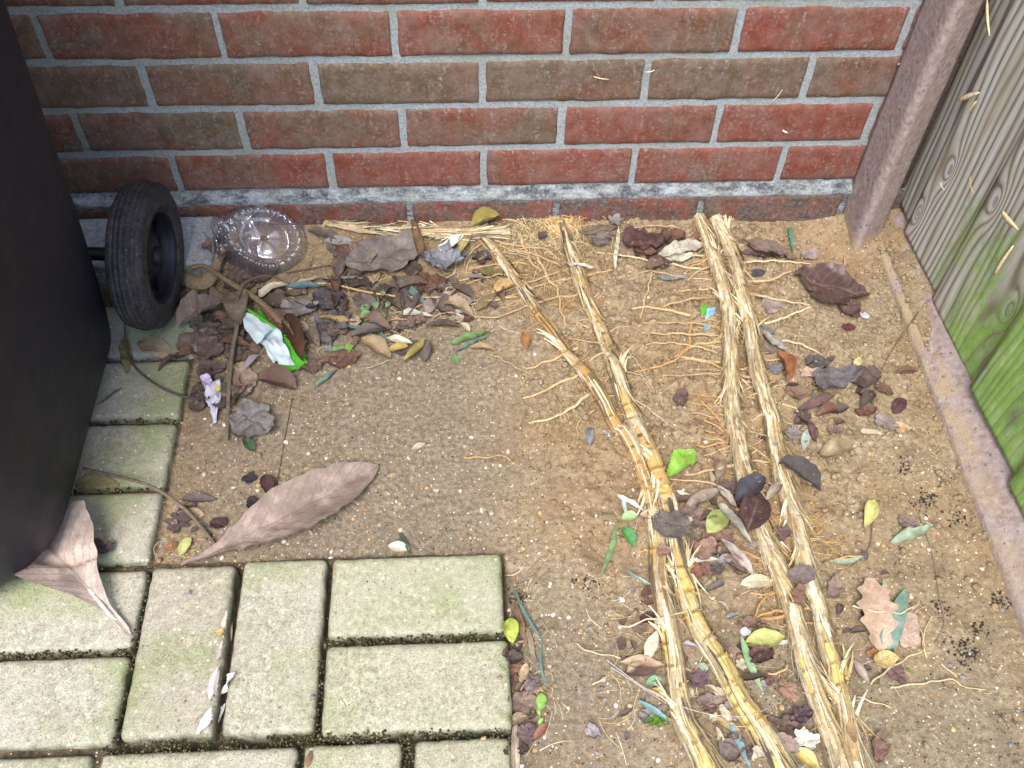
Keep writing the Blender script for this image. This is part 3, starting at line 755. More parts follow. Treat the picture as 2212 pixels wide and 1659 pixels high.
def rhizome(name, label, px, w, husk, yel, roots, lift=.006, seed=1, fuzz=1.0, extra=(), pale_=False, tufts=6):
    """w: (start,end) radius m; husk(t): husk cover 0..1; yel(t): yellowness"""
    rnd = random.Random(seed)
    P = [at(x, y, (w[0]*(1-i/len(px))+w[1]*i/len(px))*.62) for i, (x, y) in enumerate(px)]
    C = catmull(P, .0025); n = len(C)
    for i in range(n):
        w_ = .0022*N((i*.045, seed*3.1, 0))+.0007*N((i*.16, seed, 4)); C[i] = C[i]+Vector((w_, 0, .0012*N((i*.05, seed, 9))))
    Ls = [0]
    for i in range(1, n): Ls.append(Ls[-1]+(C[i]-C[i-1]).length)
    tot = Ls[-1]; nodes_ = []; l = .01
    while l < tot: nodes_.append(l); l += rnd.uniform(.022, .036)
    def nd(i): return min(abs(Ls[i]-q) for q in nodes_)
    root_e = empty(name, C[n//2]); root_e.location.z = surf(C[n//2].x, C[n//2].y)
    tag(root_e, label, 'rhizome', 'torn-up bamboo runners lying across the sand')
    NV = [nd(i) for i in range(n)]
    SEG = [sum(1 for q in nodes_ if q < Ls[i]) for i in range(n)]; SR = [rnd.uniform(-.35, .55) for _ in range(len(nodes_)+2)]; SW = [rnd.uniform(.93, 1.07) for _ in range(len(nodes_)+2)]
    husk0 = husk; husk = lambda t: max(0, min(1.2, husk0(t)+SR[SEG[min(n-1, int(t*n))]]*(.9 if husk0(t) < .9 else .25)))
    def rad(i, n_, a, L_):
        t_ = i/n_; r = w[0]*(1-t_)+w[1]*t_
        r *= SW[SEG[i]]*(1+.24*exp(-(NV[i]/.0015)**2)-.11*exp(-((NV[i]-.004)/.002)**2))
        r *= 1+.05*N((i*.06, cos(a)*1.5, sin(a)*1.5+seed*3))
        h_ = husk(t_)
        r *= 1+h_*(.10*N((i*.03, cos(a)*5, sin(a)*5+seed*5))+.05*N((i*.1, cos(a)*14, sin(a)*14)))
        return r
    def col(i, n_, a):
        t_ = i/n_; return (husk(t_), exp(-(NV[i]/.0016)**2)*1.0, yel(t_), 1)
    m_ = MB(); sweep(m_, C, rad, 20, col, .82); m_.build('cane', M['cane'], root_e)
    # torn husk: long thin strips hugging and leaving the cane
    F = frames(C); hm = MB(); fr = MB()
    ns_ = int(tot*(1050 if pale_ else 1500)*fuzz)
    for k in range(ns_):
        i0 = rnd.randrange(0, n-6); t_ = i0/n; h_ = husk(t_)
        if rnd.random() > h_*.62+.03: continue
        ln = int(rnd.uniform(6, 34)); i1 = min(n-1, i0+ln); a0 = rnd.uniform(-.15, pi+.15); da = rnd.uniform(-.25, .25)
        r0 = w[0]*(1-t_)+w[1]*t_; wd_ = rnd.uniform(.0006, .0018)*(rnd.uniform(1.6, 3.6) if rnd.random() < .12 else 1)
        lift0 = rnd.uniform(.0002, .0012); fly = rnd.random()**3*.016
        pale = rnd.random(); bc = rnd.choice(((104, 96, 92), (130, 110, 88)) if (not pale_) and rnd.random() < .2 else ((226, 206, 162), (206, 180, 130), (240, 226, 194), (186, 156, 112), (222, 210, 182), (236, 224, 196), (214, 196, 160), (186, 164, 128)))
        vs = []; idx = list(range(i0, i1+1, 2))
        for q, i in enumerate(idx):
            f = q/max(1, len(idx)-1); T_, s_, u_ = F[i]; a = a0+da*f
            rr = r0*1.03+lift0+fly*f*f*(1 if rnd.random() < .97 else .9)
            c = C[i]+s_*(rr*cos(a))+u_*(rr*sin(a)); tang = (-s_*sin(a)+u_*cos(a))
            ww = wd_*(1-.75*f*f)*(.5+.5*min(1, q/2)); zf = surf(c.x, c.y)+.0006
            for e in (-1, 1):
                v = c+tang*ww*e; v.z = max(v.z, zf); vs.append(v)
        if len(idx) > 1:
            kk = rnd.uniform(.62, 1.02); hm.add(vs, [(2*q, 2*q+1, 2*q+3, 2*q+2) for q in range(len(idx)-1)], None, c4(bc, kk))
    for q_ in range(tufts):          # torn splinters standing off the cane
        i0 = rnd.randrange(10, n-20); T0, S0, U0 = F[i0]; sg = rnd.choice((-1, 1)); t_ = i0/n; r0 = w[0]*(1-t_)+w[1]*t_; fw = rnd.choice((-1, 1))
        for k in range(rnd.randrange(4, 12)):
            l = rnd.uniform(.012, .042); d = (T0*fw*rnd.uniform(.7, 1.1)+S0*sg*rnd.uniform(.05, .6)+U0*rnd.uniform(0, .25)).normalized(); wd_ = rnd.uniform(.0005, .0019); vs = []
            b = C[i0]+S0*(sg*r0*rnd.uniform(.2, 1))+U0*r0*rnd.uniform(.3, .9)+T0*rnd.uniform(-.008, .008); ax = d.cross(U0).normalized(); cv = rnd.uniform(-.2, .3)
            for j in range(7):
                f = j/6; c = b+d*(l*f)+S0*(sg*cv*l*f*f); c.z = max(c.z-.25*l*f*f, surf(c.x, c.y)+.0008)
                for e in (-1, 1): vs.append(c+ax*(wd_*e*(1-.8*f*f))+Vector((0, 0, .0003*e)))
            hm.add(vs, [(2*j, 2*j+1, 2*j+3, 2*j+2) for j in range(6)], None, c4(rnd.choice(((232, 216, 176), (216, 194, 146), (240, 230, 204), (196, 170, 124))), rnd.uniform(.85, 1.1)))
    # bristle rings of cut root stubs at every node
    for q in nodes_:
        i = min(range(n), key=lambda j: abs(Ls[j]-q)); T_, s_, u_ = F[i]; t_ = i/n; r0 = w[0]*(1-t_)+w[1]*t_
        for k in range(rnd.randrange(5, 13)):
            a = rnd.uniform(-.5, pi+.5); d = (s_*cos(a)+u_*sin(a)+T_*rnd.uniform(-.5, .5)).normalized(); l = rnd.random()**2*.012+.0015
            b = C[i]+s_*(r0*cos(a))+u_*(r0*sin(a)); e = b+d*l; e.z = max(e.z-.3*l, surf(e.x, e.y)+.0006)
            sweep(hm, [b, (b+e)/2+Vector((rnd.uniform(-1, 1), rnd.uniform(-1, 1), rnd.uniform(0, 1)))*l*.15, e], lambda a_, n_, an, L_: .0006*(1-.5*a_/n_), 4, c4(rnd.choice(((190, 150, 92), (170, 128, 74), (206, 178, 130))), 1), cap=False)
    tag(hm.build('torn_husk', M['fibre'], root_e), kind='stuff')
    hr = MB()
    for px_, r_, key in roots: root(px_, r_, key, root_e, hairs=hr)
    for (ta, tb, cnt, side, lo, hi) in extra:
        for k in range(cnt):
            i = int(n*rnd.uniform(ta, tb)); T_, s_, u_ = F[i]; sg = side if side else rnd.choice((-1, 1))
            d = (s_*sg+T_*rnd.gauss(0, .22)).normalized(); l = rnd.uniform(lo, hi); r_ = rnd.uniform(.0007, .0016); bnd = rnd.uniform(-.25, .25); base = RT[rnd.choice(('tan', 'tan', 'pale', 'orange'))]
            Q = []
            for j in range(6):
                t_ = j/5; q = C[i]+d*(l*t_+w[0]*.5)+T_*(bnd*l*t_*t_)+Vector((rnd.uniform(-1, 1), rnd.uniform(-1, 1), 0))*.0011; q.z = max(surf(q.x, q.y)+r_*.4+.004*sin(pi*min(1, t_*1.2))*rnd.random(), (C[i].z+w[0]*.5 if j == 0 else -1)); Q.append(q)
            Q = catmull(Q, .004); kk = rnd.uniform(.8, 1.1); m_ = MB()
            sweep(m_, Q, lambda i_, n_, a, L_: r_*(1-.6*i_/n_), 5, c4(base, kk)); m_.build('root', M['rootm'], root_e); rootlet_hairs(hr, Q, .7, .008, c4(base, kk))
    if roots: tag(hr.build('root_hairs', M['rootm'], root_e), kind='stuff')
    return root_e
def Z3(*p): return [(1287.6+x*.337, 406.6+y*.337) for x, y in p]
def Z2(*p): return [(610+x*.337, 406.6+y*.337) for x, y in p]
def Z4(*p): return [(1219.8+x*.337, 881+y*.337) for x, y in p]
def Z5(*p): return [(1016.5+x*.337, 1099.9+y*.337) for x, y in p]
def Z6(*p): return [(1558.7+x*.337, 1099.9+y*.337) for x, y in p]
def rs(lst): return [(p, .0013 if len(q) < 1 else q[0], q[1] if len(q) > 1 else 'tan') for p, *q in lst]

R1 = Z2((1270, 310), (1400, 450), (1530, 640), (1620, 770), (1750, 930), (1850, 1080), (1960, 1220), (2060, 1370), (2150, 1540))+[(1348, 931), (1381, 999), (1408, 1090), (1419, 1174), (1420, 1235), (1428, 1280), (1440, 1330), (1445, 1369), (1460, 1437), (1472, 1538), (1502, 1606), (1524, 1650), (1548, 1700)]
R2 = [(1212, 480), (1226, 520), (1243, 572), (1262, 628), (1290, 690), (1312, 750), (1328, 800), (1345, 850), (1365, 895), (1402, 969), (1419, 1016), (1440, 1080), (1458, 1150), (1470, 1210), (1476, 1252), (1489, 1303), (1522, 1380), (1562, 1443), (1606, 1521), (1647, 1582), (1687, 1649), (1710, 1700)]
R3 = [(1507, 467), (1540, 555), (1564, 636), (1574, 700), (1577, 777), (1581, 879), (1591, 946), (1611, 1033), (1634, 1105), (1657, 1175), (1682, 1238), (1709, 1306), (1719, 1353), (1735, 1420), (1757, 1481), (1781, 1555), (1808, 1626), (1830, 1700)]
R4 = [(1545, 470), (1570, 520), (1584, 558), (1598, 626), (1615, 693), (1631, 777), (1648, 845), (1668, 912), (1675, 963), (1688, 1020), (1706, 1085), (1724, 1150), (1747, 1252), (1768, 1319), (1784, 1386), (1801, 1437), (1822, 1521), (1835, 1588), (1849, 1639), (1860, 1700)]
def step_(*kv):
    def f(t):
        v = kv[0][1]
        for a, b in kv:
            if t >= a: v = b
        return v
    return f
rhizome('bamboo_rhizome', 'leftmost of the long orange runners, jointed and mostly bare, rising to the wall', R1, (.0065, .0115),
        step_((0, 1.0), (.17, .15), (.24, .45), (.30, .1), (.62, .55), (.67, .1), (.72, .75), (.80, .1), (.84, .7), (.91, .15)), step_((0, .1), (.3, .0), (.62, .5), (.8, .9)),
        rs([(Z2((1600, 560), (1350, 560), (1120, 640)), .0014), (Z2((1560, 480), (1350, 490), (1200, 520)), .0014), (Z2((1510, 700), (1450, 700), (1200, 740), (1010, 720)), .0013),
            (Z2((1890, 1030), (1700, 1110), (1560, 1155)), .0019), (Z2((1890, 1200), (1750, 1260), (1540, 1350)), .0019), (Z2((1960, 1320), (1800, 1440), (1580, 1510)), .0022, 'pale'),
            (Z2((1440, 480), (1250, 560), (1080, 600)), .0012), (Z2((1360, 400), (1240, 470), (1180, 480)), .0012, 'grey'), (Z2((2000, 1420), (1900, 1500), (1890, 1640)), .0007)]), seed=3, tufts=7, fuzz=.6, extra=((.05, .38, 22, 0, .01, .04),))
rhizome('bamboo_rhizome', 'second orange runner from the left, ending in a brush of fibres at the wall', R2, (.0085, .0125),
        step_((0, 1.1), (.09, .35), (.2, .5), (.27, .6), (.37, .15), (.43, .9), (.46, .2), (.62, .75), (.66, .25), (.72, .3), (.78, .5), (.82, .08)), step_((0, .3), (.1, .2), (.37, .3), (.7, .7), (.78, 1.0)),
        rs([(Z2((2120, 520), (1950, 560), (1700, 610), (1450, 690), (1250, 720), (1050, 720)), .0016), (Z2((1900, 690), (1700, 710), (1500, 780), (1350, 830), (1250, 820), (1190, 790)), .0017),
            (Z2((1850, 510), (1700, 560), (1480, 640), (1200, 735)), .0014), (Z2((1890, 690), (1800, 760), (1780, 790)), .0014, 'orange'), (Z2((2110, 1000), (1950, 980), (1800, 960)), .0011),
            (Z2((1970, 1110), (2040, 1060), (2140, 1090)), .0013), (Z2((1760, 450), (1660, 380), (1450, 390), (1330, 340)), .0016), (Z2((1780, 490), (1600, 420), (1420, 400)), .0014),
            (Z3((100, 520), (40, 540), (0, 545)), .0014), (Z3((330, 1250), (250, 1300), (200, 1420)), .0007), (Z3((190, 1180), (290, 1200), (340, 1290), (360, 1400)), .0007, 'pale'), (Z3((150, 1000), (270, 1120), (430, 1400)), .0006, 'pale'), (Z3((230, 1350), (330, 1400), (460, 1520)), .0006, 'pale')]), seed=5, tufts=8, fuzz=.8, extra=((.0, .40, 26, 0, .012, .045), (.4, .7, 8, 0, .008, .02)))
rhizome('bamboo_rhizome', 'straight cream husk-covered runner with long side roots, third from the left', R3, (.0088, .0100),
        step_((0, 1.2), (.08, .25), (.095, 1.1), (.165, .25), (.19, 1.2), (.66, 1.0), (.72, .9), (.82, .2), (.86, .4)), step_((0, .8), (.5, .8), (.8, 1.0)),
        rs([(Z3((690, 430), (560, 440), (480, 470), (400, 470)), .0014, 'pale'), (Z3((560, 265), (400, 240), (200, 270), (60, 320)), .0014), (Z3((680, 520), (390, 470), (150, 430), (0, 410)), .0013, 'pale'),
            (Z3((740, 500), (640, 540), (590, 590)), .0016), (Z3((560, 570), (350, 550), (210, 560)), .0015), (Z3((740, 645), (530, 650)), .0014), (Z3((750, 700), (600, 710), (420, 760)), .0018),
            (Z3((600, 815), (400, 770), (300, 760), (220, 770)), .0021), (Z3((360, 540), (330, 650), (300, 760), (280, 830)), .0014), (Z3((800, 890), (550, 860), (290, 870)), .0018),
            (Z3((770, 940), (550, 935), (400, 930), (290, 925)), .0016), (Z3((615, 860), (600, 950), (560, 1060), (430, 1130), (250, 1170)), .0017, 'orange'), (Z3((800, 985), (650, 1000), (500, 1080)), .0021),
            (Z3((800, 1115), (650, 1100), (530, 1080)), .0018), (Z3((800, 1190), (600, 1195), (430, 1200)), .0016), (Z3((1010, 1245), (850, 1240), (720, 1250)), .0016), (Z3((830, 1360), (720, 1420)), .0017),
            (Z3((890, 1530), (760, 1470), (620, 1440)), .0014), (Z3((800, 1500), (700, 1400), (640, 1330)), .0013, 'orange'), (Z3((780, 1340), (620, 1320)), .0012, 'orange'), (Z3((820, 1560), (690, 1480)), .0012, 'orange'),
            (Z3((780, 1060), (700, 1030), (500, 1000), (320, 1005)), .001), (Z3((850, 1190), (760, 1130), (560, 1095)), .0011), (Z4((1090, 370), (930, 400), (760, 425)), .0019), (Z4((1090, 500), (980, 490), (820, 465), (670, 455)), .0014),
            (Z4((1050, 210), (900, 250), (840, 230)), .0013, 'orange'), (Z4((1370, 350), (1200, 350), (1120, 370)), .0015), (Z4((1330, 960), (1250, 960), (1080, 910)), .0017, 'orange'), (Z4((1300, 990), (1240, 1000), (1100, 940)), .0015, 'orange'),
            (Z4((1450, 1310), (1340, 1350), (1140, 1365)), .0021, 'orange'), (Z4((1460, 1300), (1300, 1310), (1180, 1360)), .0018, 'orange'), (Z4((1400, 1160), (1340, 1180), (1240, 1260), (1200, 1340)), .0016, 'orange'), (Z4((1390, 1180), (1260, 1190), (1190, 1190)), .0014, 'orange')]), seed=8, fuzz=2.3, extra=((.05, .50, 52, 1, .015, .06), (.5, .75, 16, 0, .012, .045)), pale_=True, tufts=16)
rhizome('bamboo_rhizome', 'rightmost shaggy runner crowded with dry leaves', R4, (.0095, .0095),
        step_((0, 1.2), (.17, .9), (.2, .3), (.215, 1.0), (.25, .3), (.28, 1.1), (.34, .4), (.38, 1.2), (.54, 1.0), (.62, .7), (.68, .4), (.72, .5), (.77, .15), (.86, .45)), step_((0, .9), (.6, .8), (.75, 1.0)),
        rs([(Z3((900, 480), (1150, 480), (1370, 485)), .0014, 'pale'), (Z3((950, 590), (1100, 590), (1250, 530)), .002), (Z3((960, 680), (1150, 710), (1380, 750)), .0017, 'pale'), (Z3((1060, 880), (1250, 810), (1380, 760)), .0018, 'pale'),
            (Z3((1180, 975), (1320, 1000), (1430, 1060)), .0016, 'pale'), (Z3((1000, 1085), (1120, 1095), (1250, 1093)), .0017), (Z3((900, 1190), (1000, 1215), (1160, 1225)), .0017), (Z3((1090, 1300), (1020, 1265), (920, 1310)), .0015),
            (Z3((1140, 1360), (1280, 1420)), .0014, 'pale'), (Z3((890, 1130), (940, 1160), (1010, 1120)), .0013), (Z4((1150, 210), (1250, 290), (1370, 390)), .0013), (Z4((1160, 150), (1300, 190), (1380, 290)), .0012),
            (Z4((1440, 1330), (1540, 1290), (1640, 1280)), .0016, 'orange'), (Z4((1480, 960), (1560, 930), (1700, 940)), .0011), (Z4((1900, 945), (1780, 960), (1700, 990)), .0011, 'orange'), (Z3((880, 380), (980, 350)), .0011, 'pale'), (Z5((2040, 1000), (1960, 1060), (1890, 1050)), .0013),
            (Z6((560, 830), (470, 840), (380, 850)), .0016, 'pale')]), seed=11, fuzz=2.0, extra=((.05, .55, 20, -1, .01, .045), (.1, .55, 18, 1, .01, .03), (.55, .75, 16, 0, .01, .03)), pale_=True, tufts=16)
# the runner along the wall, split open, and its brush of fibres
rhizome('bamboo_rhizome', 'split grey and cream runner lying along the foot of the wall', [(700, 480), (745, 488), (800, 496), (860, 500), (930, 503), (1000, 507), (1060, 503), (1100, 500)], (.005, .011),
        step_((0, 1.2)), step_((0, .8)), rs([(Z2((860, 250), (800, 220), (660, 195)), .0012, 'pale'), (Z2((1530, 300), (1560, 400), (1600, 480), (1660, 540)), .0017), (Z2((1600, 330), (1640, 450), (1700, 560), (1760, 650), (1790, 780), (1820, 890)), .0018),
             (Z2((1700, 460), (1690, 560), (1680, 670)), .0014), (Z2((1280, 330), (1400, 410), (1560, 410)), .0014), (Z2((1300, 300), (1450, 360), (1610, 380)), .0015), (Z2((1700, 330), (1820, 440), (1960, 480)), .0013), (Z2((1560, 250), (1500, 210), (1400, 200)), .0012),
             (Z2((1650, 215), (1670, 165), (1720, 145)), .0015), (Z2((1320, 320), (1200, 420), (1160, 500)), .0014), (Z2((1740, 250), (1740, 200), (1745, 160)), .001)]), seed=14, fuzz=1.6)
# ------------------------------------------------------------------ leaves
LC = {'dk': (84, 64, 56), 'maroon': (92, 58, 58), 'brown': (128, 98, 82), 'pink': (166, 132, 118), 'grey': (132, 124, 122), 'gb': (118, 104, 98), 'bg': (134, 138, 146), 'purple': (102, 86, 86),
      'tan': (186, 158, 120), 'straw': (212, 196, 158), 'cream': (226, 216, 184), 'yellow': (200, 160, 66), 'lemon': (206, 206, 104), 'olive': (142, 126, 70), 'orange': (176, 108, 58), 'rust': (132, 88, 68),
      'green': (98, 150, 74), 'lime': (136, 196, 64), 'mid': (112, 152, 92), 'yg': (160, 172, 80), 'teal': (92, 132, 122), 'paleteal': (140, 170, 148), 'black': (52, 50, 56), 'peach': (206, 164, 138), 'white': (226, 228, 226), 'lilac': (176, 164, 168)}
def LCO(col):
    c = LC[col] if isinstance(col, str) else col; g = .35*c[0]+.45*c[1]+.2*c[2]
    k = .32 if c[1] <= c[0] else .26
    return tuple(v+(g-v)*k for v in c)
def prof(kind, t):
    if kind == 'lance': return (sin(pi*min(1, t**.9))**.85)
    if kind == 'oval': return max(0, sin(pi*t))**.62
    if kind == 'obov': return max(0, sin(pi*t**1.7))**.75
    if kind == 'ovate': return max(0, sin(pi*t**.62))**.8
    if kind == 'strap': return min(1, t*7+.25)*max(0, 1-t**3)**.8
    if kind == 'tip': return (min(1, t*14+.1))*(1-t)**.45
    if kind in ('big', 'spat'):
        K = ((0, .04), (.08, .08), (.2, .28), (.33, .66), (.5, 1), (.7, .93), (.86, .66), (.95, .34), (1, .05)) if kind == 'big' else ((0, .05), (.22, .07), (.4, .3), (.62, .75), (.85, 1), (.95, .8), (1, .4))
        for (a, b), (c, d) in zip(K, K[1:]):
            if t <= c: return b+(d-b)*(t-a)/(c-a)
    if kind == 'holly':
        return max(.0, sin(pi*t)**.6)*(.72+.42*abs(sin(pi*t*4.5))**3)
    return sin(pi*t)
def leaf(x0, y0, x1, y1, wr, kind, col, h=0, arch=.03, fold=.0, curl=.15, bend=0.0, crum=.055, tw=0.0, label='', mat=None, name='leaf', cat='leaf', group=None, kcol=1.0, jag=0.12, ret=False):
    if tw == 0: tw = random.uniform(-.5, .5)*(.3 if mat else 1)
    B = at(x0, y0, h); E = at(x1, y1, h); L_ = (E-B).length
    d = (E-B); d.z = 0; d.normalize(); s = Vector((-d.y, d.x, 0)); r = random.random()*60
    n = max(8, min(34, int(L_/.003))); m = 3 if wr*L_ < .008 else (5 if wr*L_ < .03 else 8)
    m_ = MB(); vs = []; uv = []
    for i in range(n+1):
        t = i/n; w = L_*wr*.5*prof(kind, t)+.00035
        c = B.lerp(E, t); c += s*(bend*L_*sin(pi*t))
        a = tw*(t-.2)
        for k in range(-m, m+1):
            q = k/m; ww = w*(1+(jag*N((t*L_*320+r, q*3, 2)) if abs(q) == 1 else 0))
            ly = q*ww; lz = fold*abs(q)*ww*1.6+curl*q*q*ww*1.3
            x_ = ly*cos(a)-lz*sin(a); z_ = ly*sin(a)+lz*cos(a)
            p = c+s*x_
            cz = crum*L_*(N((t*L_*55+r, q*ww*55, r))+.5*N((t*L_*120+r, q*ww*120, r+5)))
            zz = z_+arch*L_*sin(pi*t)**1.2+cz
            p += s*(cz*.5)+d*(cz*.4)
            v = Vector((p.x, p.y, 0)); base = surf(p.x, p.y)*.75+(c.z-h)*.25
            v.z = max(base+h+.0007+zz+.25*abs(crum)*L_, surf(p.x, p.y)+.0006)
            vs.append(v); uv.append((t, .5+.5*q))
    M1 = 2*m+1
    fs = [(i*M1+k, (i+1)*M1+k, (i+1)*M1+k+1, i*M1+k+1) for i in range(n) for k in range(2*m)]
    # give the blade a back a fifth of a millimetre under its face
    nb = len(vs); vs2 = [v-Vector((0, 0, .00025)) for v in vs]
    m_.add(vs+vs2, fs+[tuple(nb+q for q in f[::-1]) for f in fs], uv+uv)
    mt = M[mat] if mat else M['leaf']
    o = m_.build(name, mt, origin=(B+E)/2)
    c = LCO(col)
    o.color = c4(c, kcol*random.uniform(.93, 1.07))
    tag(o, label, cat, group)
    return o
def crumple(x, y, rpx, asp, rot, lobes, ld, col, h=0, amp=.35, curl=.5, label='', mat=None, name='leaf', group=None, kcol=1.0, cat='leaf', spiky=1.0, fold=.0):
    C = at(x, y, h); R = rpx*mpp(x, y)*1.18; r0 = random.random()*80
    nr, na = (9, 56) if rpx > 24 else (7, 36)
    vs = []; uv = []; ca, sa = cos(radians(rot)), sin(radians(rot)); q = 1.0/R
    vs.append(None); uv.append((.5, .5))
    for i in range(1, nr+1):
        f = i/nr
        for k in range(na):
            a = 2*pi*k/na
            if lobes: rad = 1-ld+ld*(abs(cos(a*lobes/2))**spiky)*(.75+.5*N((a*.8, r0, 0)))
            else: rad = 1-.18*abs(sin(a))**.5
            rad *= 1+.10*N((cos(a)*3+r0, sin(a)*3, 1))+(.06*N((a*9, r0, 3)) if i == nr else 0)
            u = f*rad*cos(a); v = f*rad*sin(a)*asp
            uv.append((.5+.5*u, .5+.5*v/max(.3, asp))); vs.append((u, v, f*rad))
    vs[0] = (0, 0, 0); out = []
    for (u, v, f) in vs:
        fz = abs(N((u*1.6+r0, v*1.6, 3)))*1.1+abs(N((u*3.4+r0, v*3.4, 8)))*.6+N((u*8+r0, v*8, 2))*.18
        dz = amp*R*fz*(0.35+.65*min(1, f)) + curl*R*max(0, f-.35)**2*(.55+.9*N((math.atan2(v, u)*1.1+r0, 0, 5)))
        dz += fold*R*abs(v)
        du = (N((u*2.2+r0, v*2.2, 20)))*.30*amp*2; dv = (N((u*2.2+r0, v*2.2, 30)))*.30*amp*2
        k_ = 1-.22*curl*max(0, f-.5)
        uu = (u+du)*k_; vv = (v+dv)*k_
        X = C.x+(uu*ca-vv*sa)*R; Y = C.y+(uu*sa+vv*ca)*R
        Z = max(C.z*.5+(surf(X, Y)+h)*.5+.0008+dz, surf(X, Y)+.0006)
        out.append(Vector((X, Y, Z)))
    fs = [(0, 1+k, 1+(k+1) % na) for k in range(na)]
    for i in range(nr-1):
        a0 = 1+i*na; b0 = a0+na
        fs += [(a0+k, b0+k, b0+(k+1) % na, a0+(k+1) % na) for k in range(na)]
    nb = len(out); m_ = MB()
    m_.add(out+[v-Vector((0, 0, .0003)) for v in out], fs+[tuple(nb+j for j in f[::-1]) for f in fs], uv+uv)
    o = m_.build(name, M[mat] if mat else M['leaf'], origin=C)
    c = LCO(col)
    o.color = c4(c, kcol*random.uniform(.93, 1.07)); tag(o, label, cat, group); return o
def stalk(px, r, col, label, hs=None, h=.002, name='stalk', cat='stalk', taper=.5, flat=1.0, lens=None):
    hs = hs or [h]*len(px); C = path(px, 0, .004, hs); sd_ = random.random()*50
    m_ = MB(); sweep(m_, C, lambda i, n, a, L_: r*(1-taper*i/n)*(1+.08*N((i*.3, a, sd_))), 8, (1, 1, 1, 1), flat)
    o = m_.build(name, M['twig'], origin=C[len(C)//2]); o.color = c4(LCO(col)); tag(o, label, cat); return o

G = 'fallen leaves and grass blades'
def lf(*a, **k): return leaf(*a, group=G, **k)
def cr(*a, **k): return crumple(*a, group=G, **k)
# --- by the bin
lf(392, 1222, 818, 1008, .27, 'big', (160, 134, 120), h=.0035, arch=.05, fold=.16, curl=.16, bend=-.05, crum=.012, jag=.03, tw=.15, label='largest leaf, long pinkish brown, lying on the far ends of the two upright paving blocks')
leaf(284, 1372, 84, 1160, .62, 'spat', (200, 174, 158), h=.001, tw=.1, jag=.03, arch=.08, fold=.38, curl=.05, crum=.012, label='folded pinkish leaf with a pale stalk poking out from under the bin at bottom left', group=G)
stalk([(288, 1374), (240, 1330), (192, 1272)], .0022, (214, 194, 180), 'pale thick stalk lying along the folded pinkish leaf beside the bin corner', hs=[.003, .010, .015], cat='leaf stalk', taper=-.2)
cr(158, 1168, 34, .55, -60, 0, 0, 'lilac', h=.006, amp=.25, curl=1.2, kcol=.62, label='rolled grey-purple leaf standing on the block beside the bin corner')
cr(214, 1188, 32, .6, 10, 3, .35, 'purple', h=.003, amp=.55, curl=.7, kcol=.9, label='crinkled purple leaf touching the rolled grey-purple one near the bin corner')
lf(162, 1048, 262, 1050, .42, 'lance', 'olive', h=.001, arch=.04, crum=.03, curl=.3, kcol=1.15, label='brownish yellow leaf lying on the block where the curving stalk meets the bin')
lf(296, 742, 372, 765, .5, 'oval', (168, 146, 112), arch=.05, crum=.05, label='tan leaf flat on the block just below the wheel')
lf(268, 728, 276, 808, .22, 'lance', 'olive', h=.004, arch=.03, label='small narrow yellowish leaf hanging below the wheel beside the bin')
lf(214, 872, 264, 838, .12, 'lance', (110, 118, 112), h=.001, arch=.02, mat='blade', label='short grey-green blade on the block halfway down the bin side')
stalk([(180, 1012), (250, 1028), (330, 1052), (400, 1100), (440, 1145), (468, 1182)], .0019, (120, 100, 78), 'thin brown stalk curving from the bin across two edge blocks', hs=[.012, .014, .02, .014, .008, .003], taper=-.35)
stalk([(270, 690), (272, 740), (290, 790), (340, 832), (395, 856), (440, 862)], .0015, (92, 82, 72), 'grey stalk sweeping from under the wheel to the torn purple paper', hs=[.02, .012, .012, .012, .01, .003], taper=-.3)
stalk([(300, 770), (350, 775), (402, 784)], .0009, (78, 70, 70), 'short dark twig on the block below the wheel', h=.001)
stalk([(152, 1018), (150, 1045), (158, 1070)], .0008, 'straw', 'tiny pale stalk against the bin side near the brownish yellow leaf', h=.004)
# --- heap at the end of the stalk
cr(384, 1128, 30, .9, 20, 7, .6, 'purple', h=.003, amp=.2, curl=.3, spiky=.9, label='small purple maple leaf with pointed fingers left of the large pinkish leaf')
lf(392, 1082, 468, 1080, .3, 'lance', 'purple', h=.002, arch=.1, curl=.6, label='narrow dark purple leaf above the small purple maple leaf', crum=.04)
lf(388, 1200, 412, 1162, .5, 'oval', 'lemon', h=.003, curl=.4, mat='wax', label='bright lemon leaflet below the small purple maple leaf')
lf(355, 1186, 385, 1176, .6, 'oval', 'orange', h=.001, kcol=.8, label='orange-brown leaflet at the left of the lemon leaflet')
lf(392, 1108, 442, 1112, .5, 'oval', (170, 140, 100), h=.0015, label='tan leaf fragment between the purple maple leaf and the stalk')
cr(474, 1132, 19, .9, 0, 0, 0, 'maroon', h=.001, amp=.3, curl=.8, kcol=.8, label='round dark leaf scrap beside the tip of the curving stalk')
cr(550, 1088, 20, .8, 0, 3, .3, 'black', h=.001, amp=.3, curl=.6, label='blackish three-cornered scrap above the large pinkish leaf')
lf(590, 1078, 572, 1025, .45, 'lance', 'maroon', arch=.1, curl=.6, label='dark red curled leaf touching the thin vertical stalk above the large pinkish leaf')
cr(540, 1035, 17, .9, 0, 4, .4, 'black', h=0, amp=.4, curl=.5, kcol=1.1, label='dark scrap halfway between the blurred grey leaf and the large pinkish one')
stalk([(632, 860), (618, 930), (606, 1000), (590, 1092)], .0009, (110, 86, 62), 'long thin vertical stalk reaching down to the large pinkish leaf', h=.002)
cr(548, 915, 54, .85, -30, 3, .3, 'grey', h=.006, amp=.45, curl=.7, kcol=.8, label='big dark grey crumpled leaf at the lower end of the vertical stalk')
lf(526, 946, 552, 975, .5, 'oval', (58, 92, 62), h=.001, mat='wax', label='dark green leaflet peeping from under the dark grey crumpled leaf')
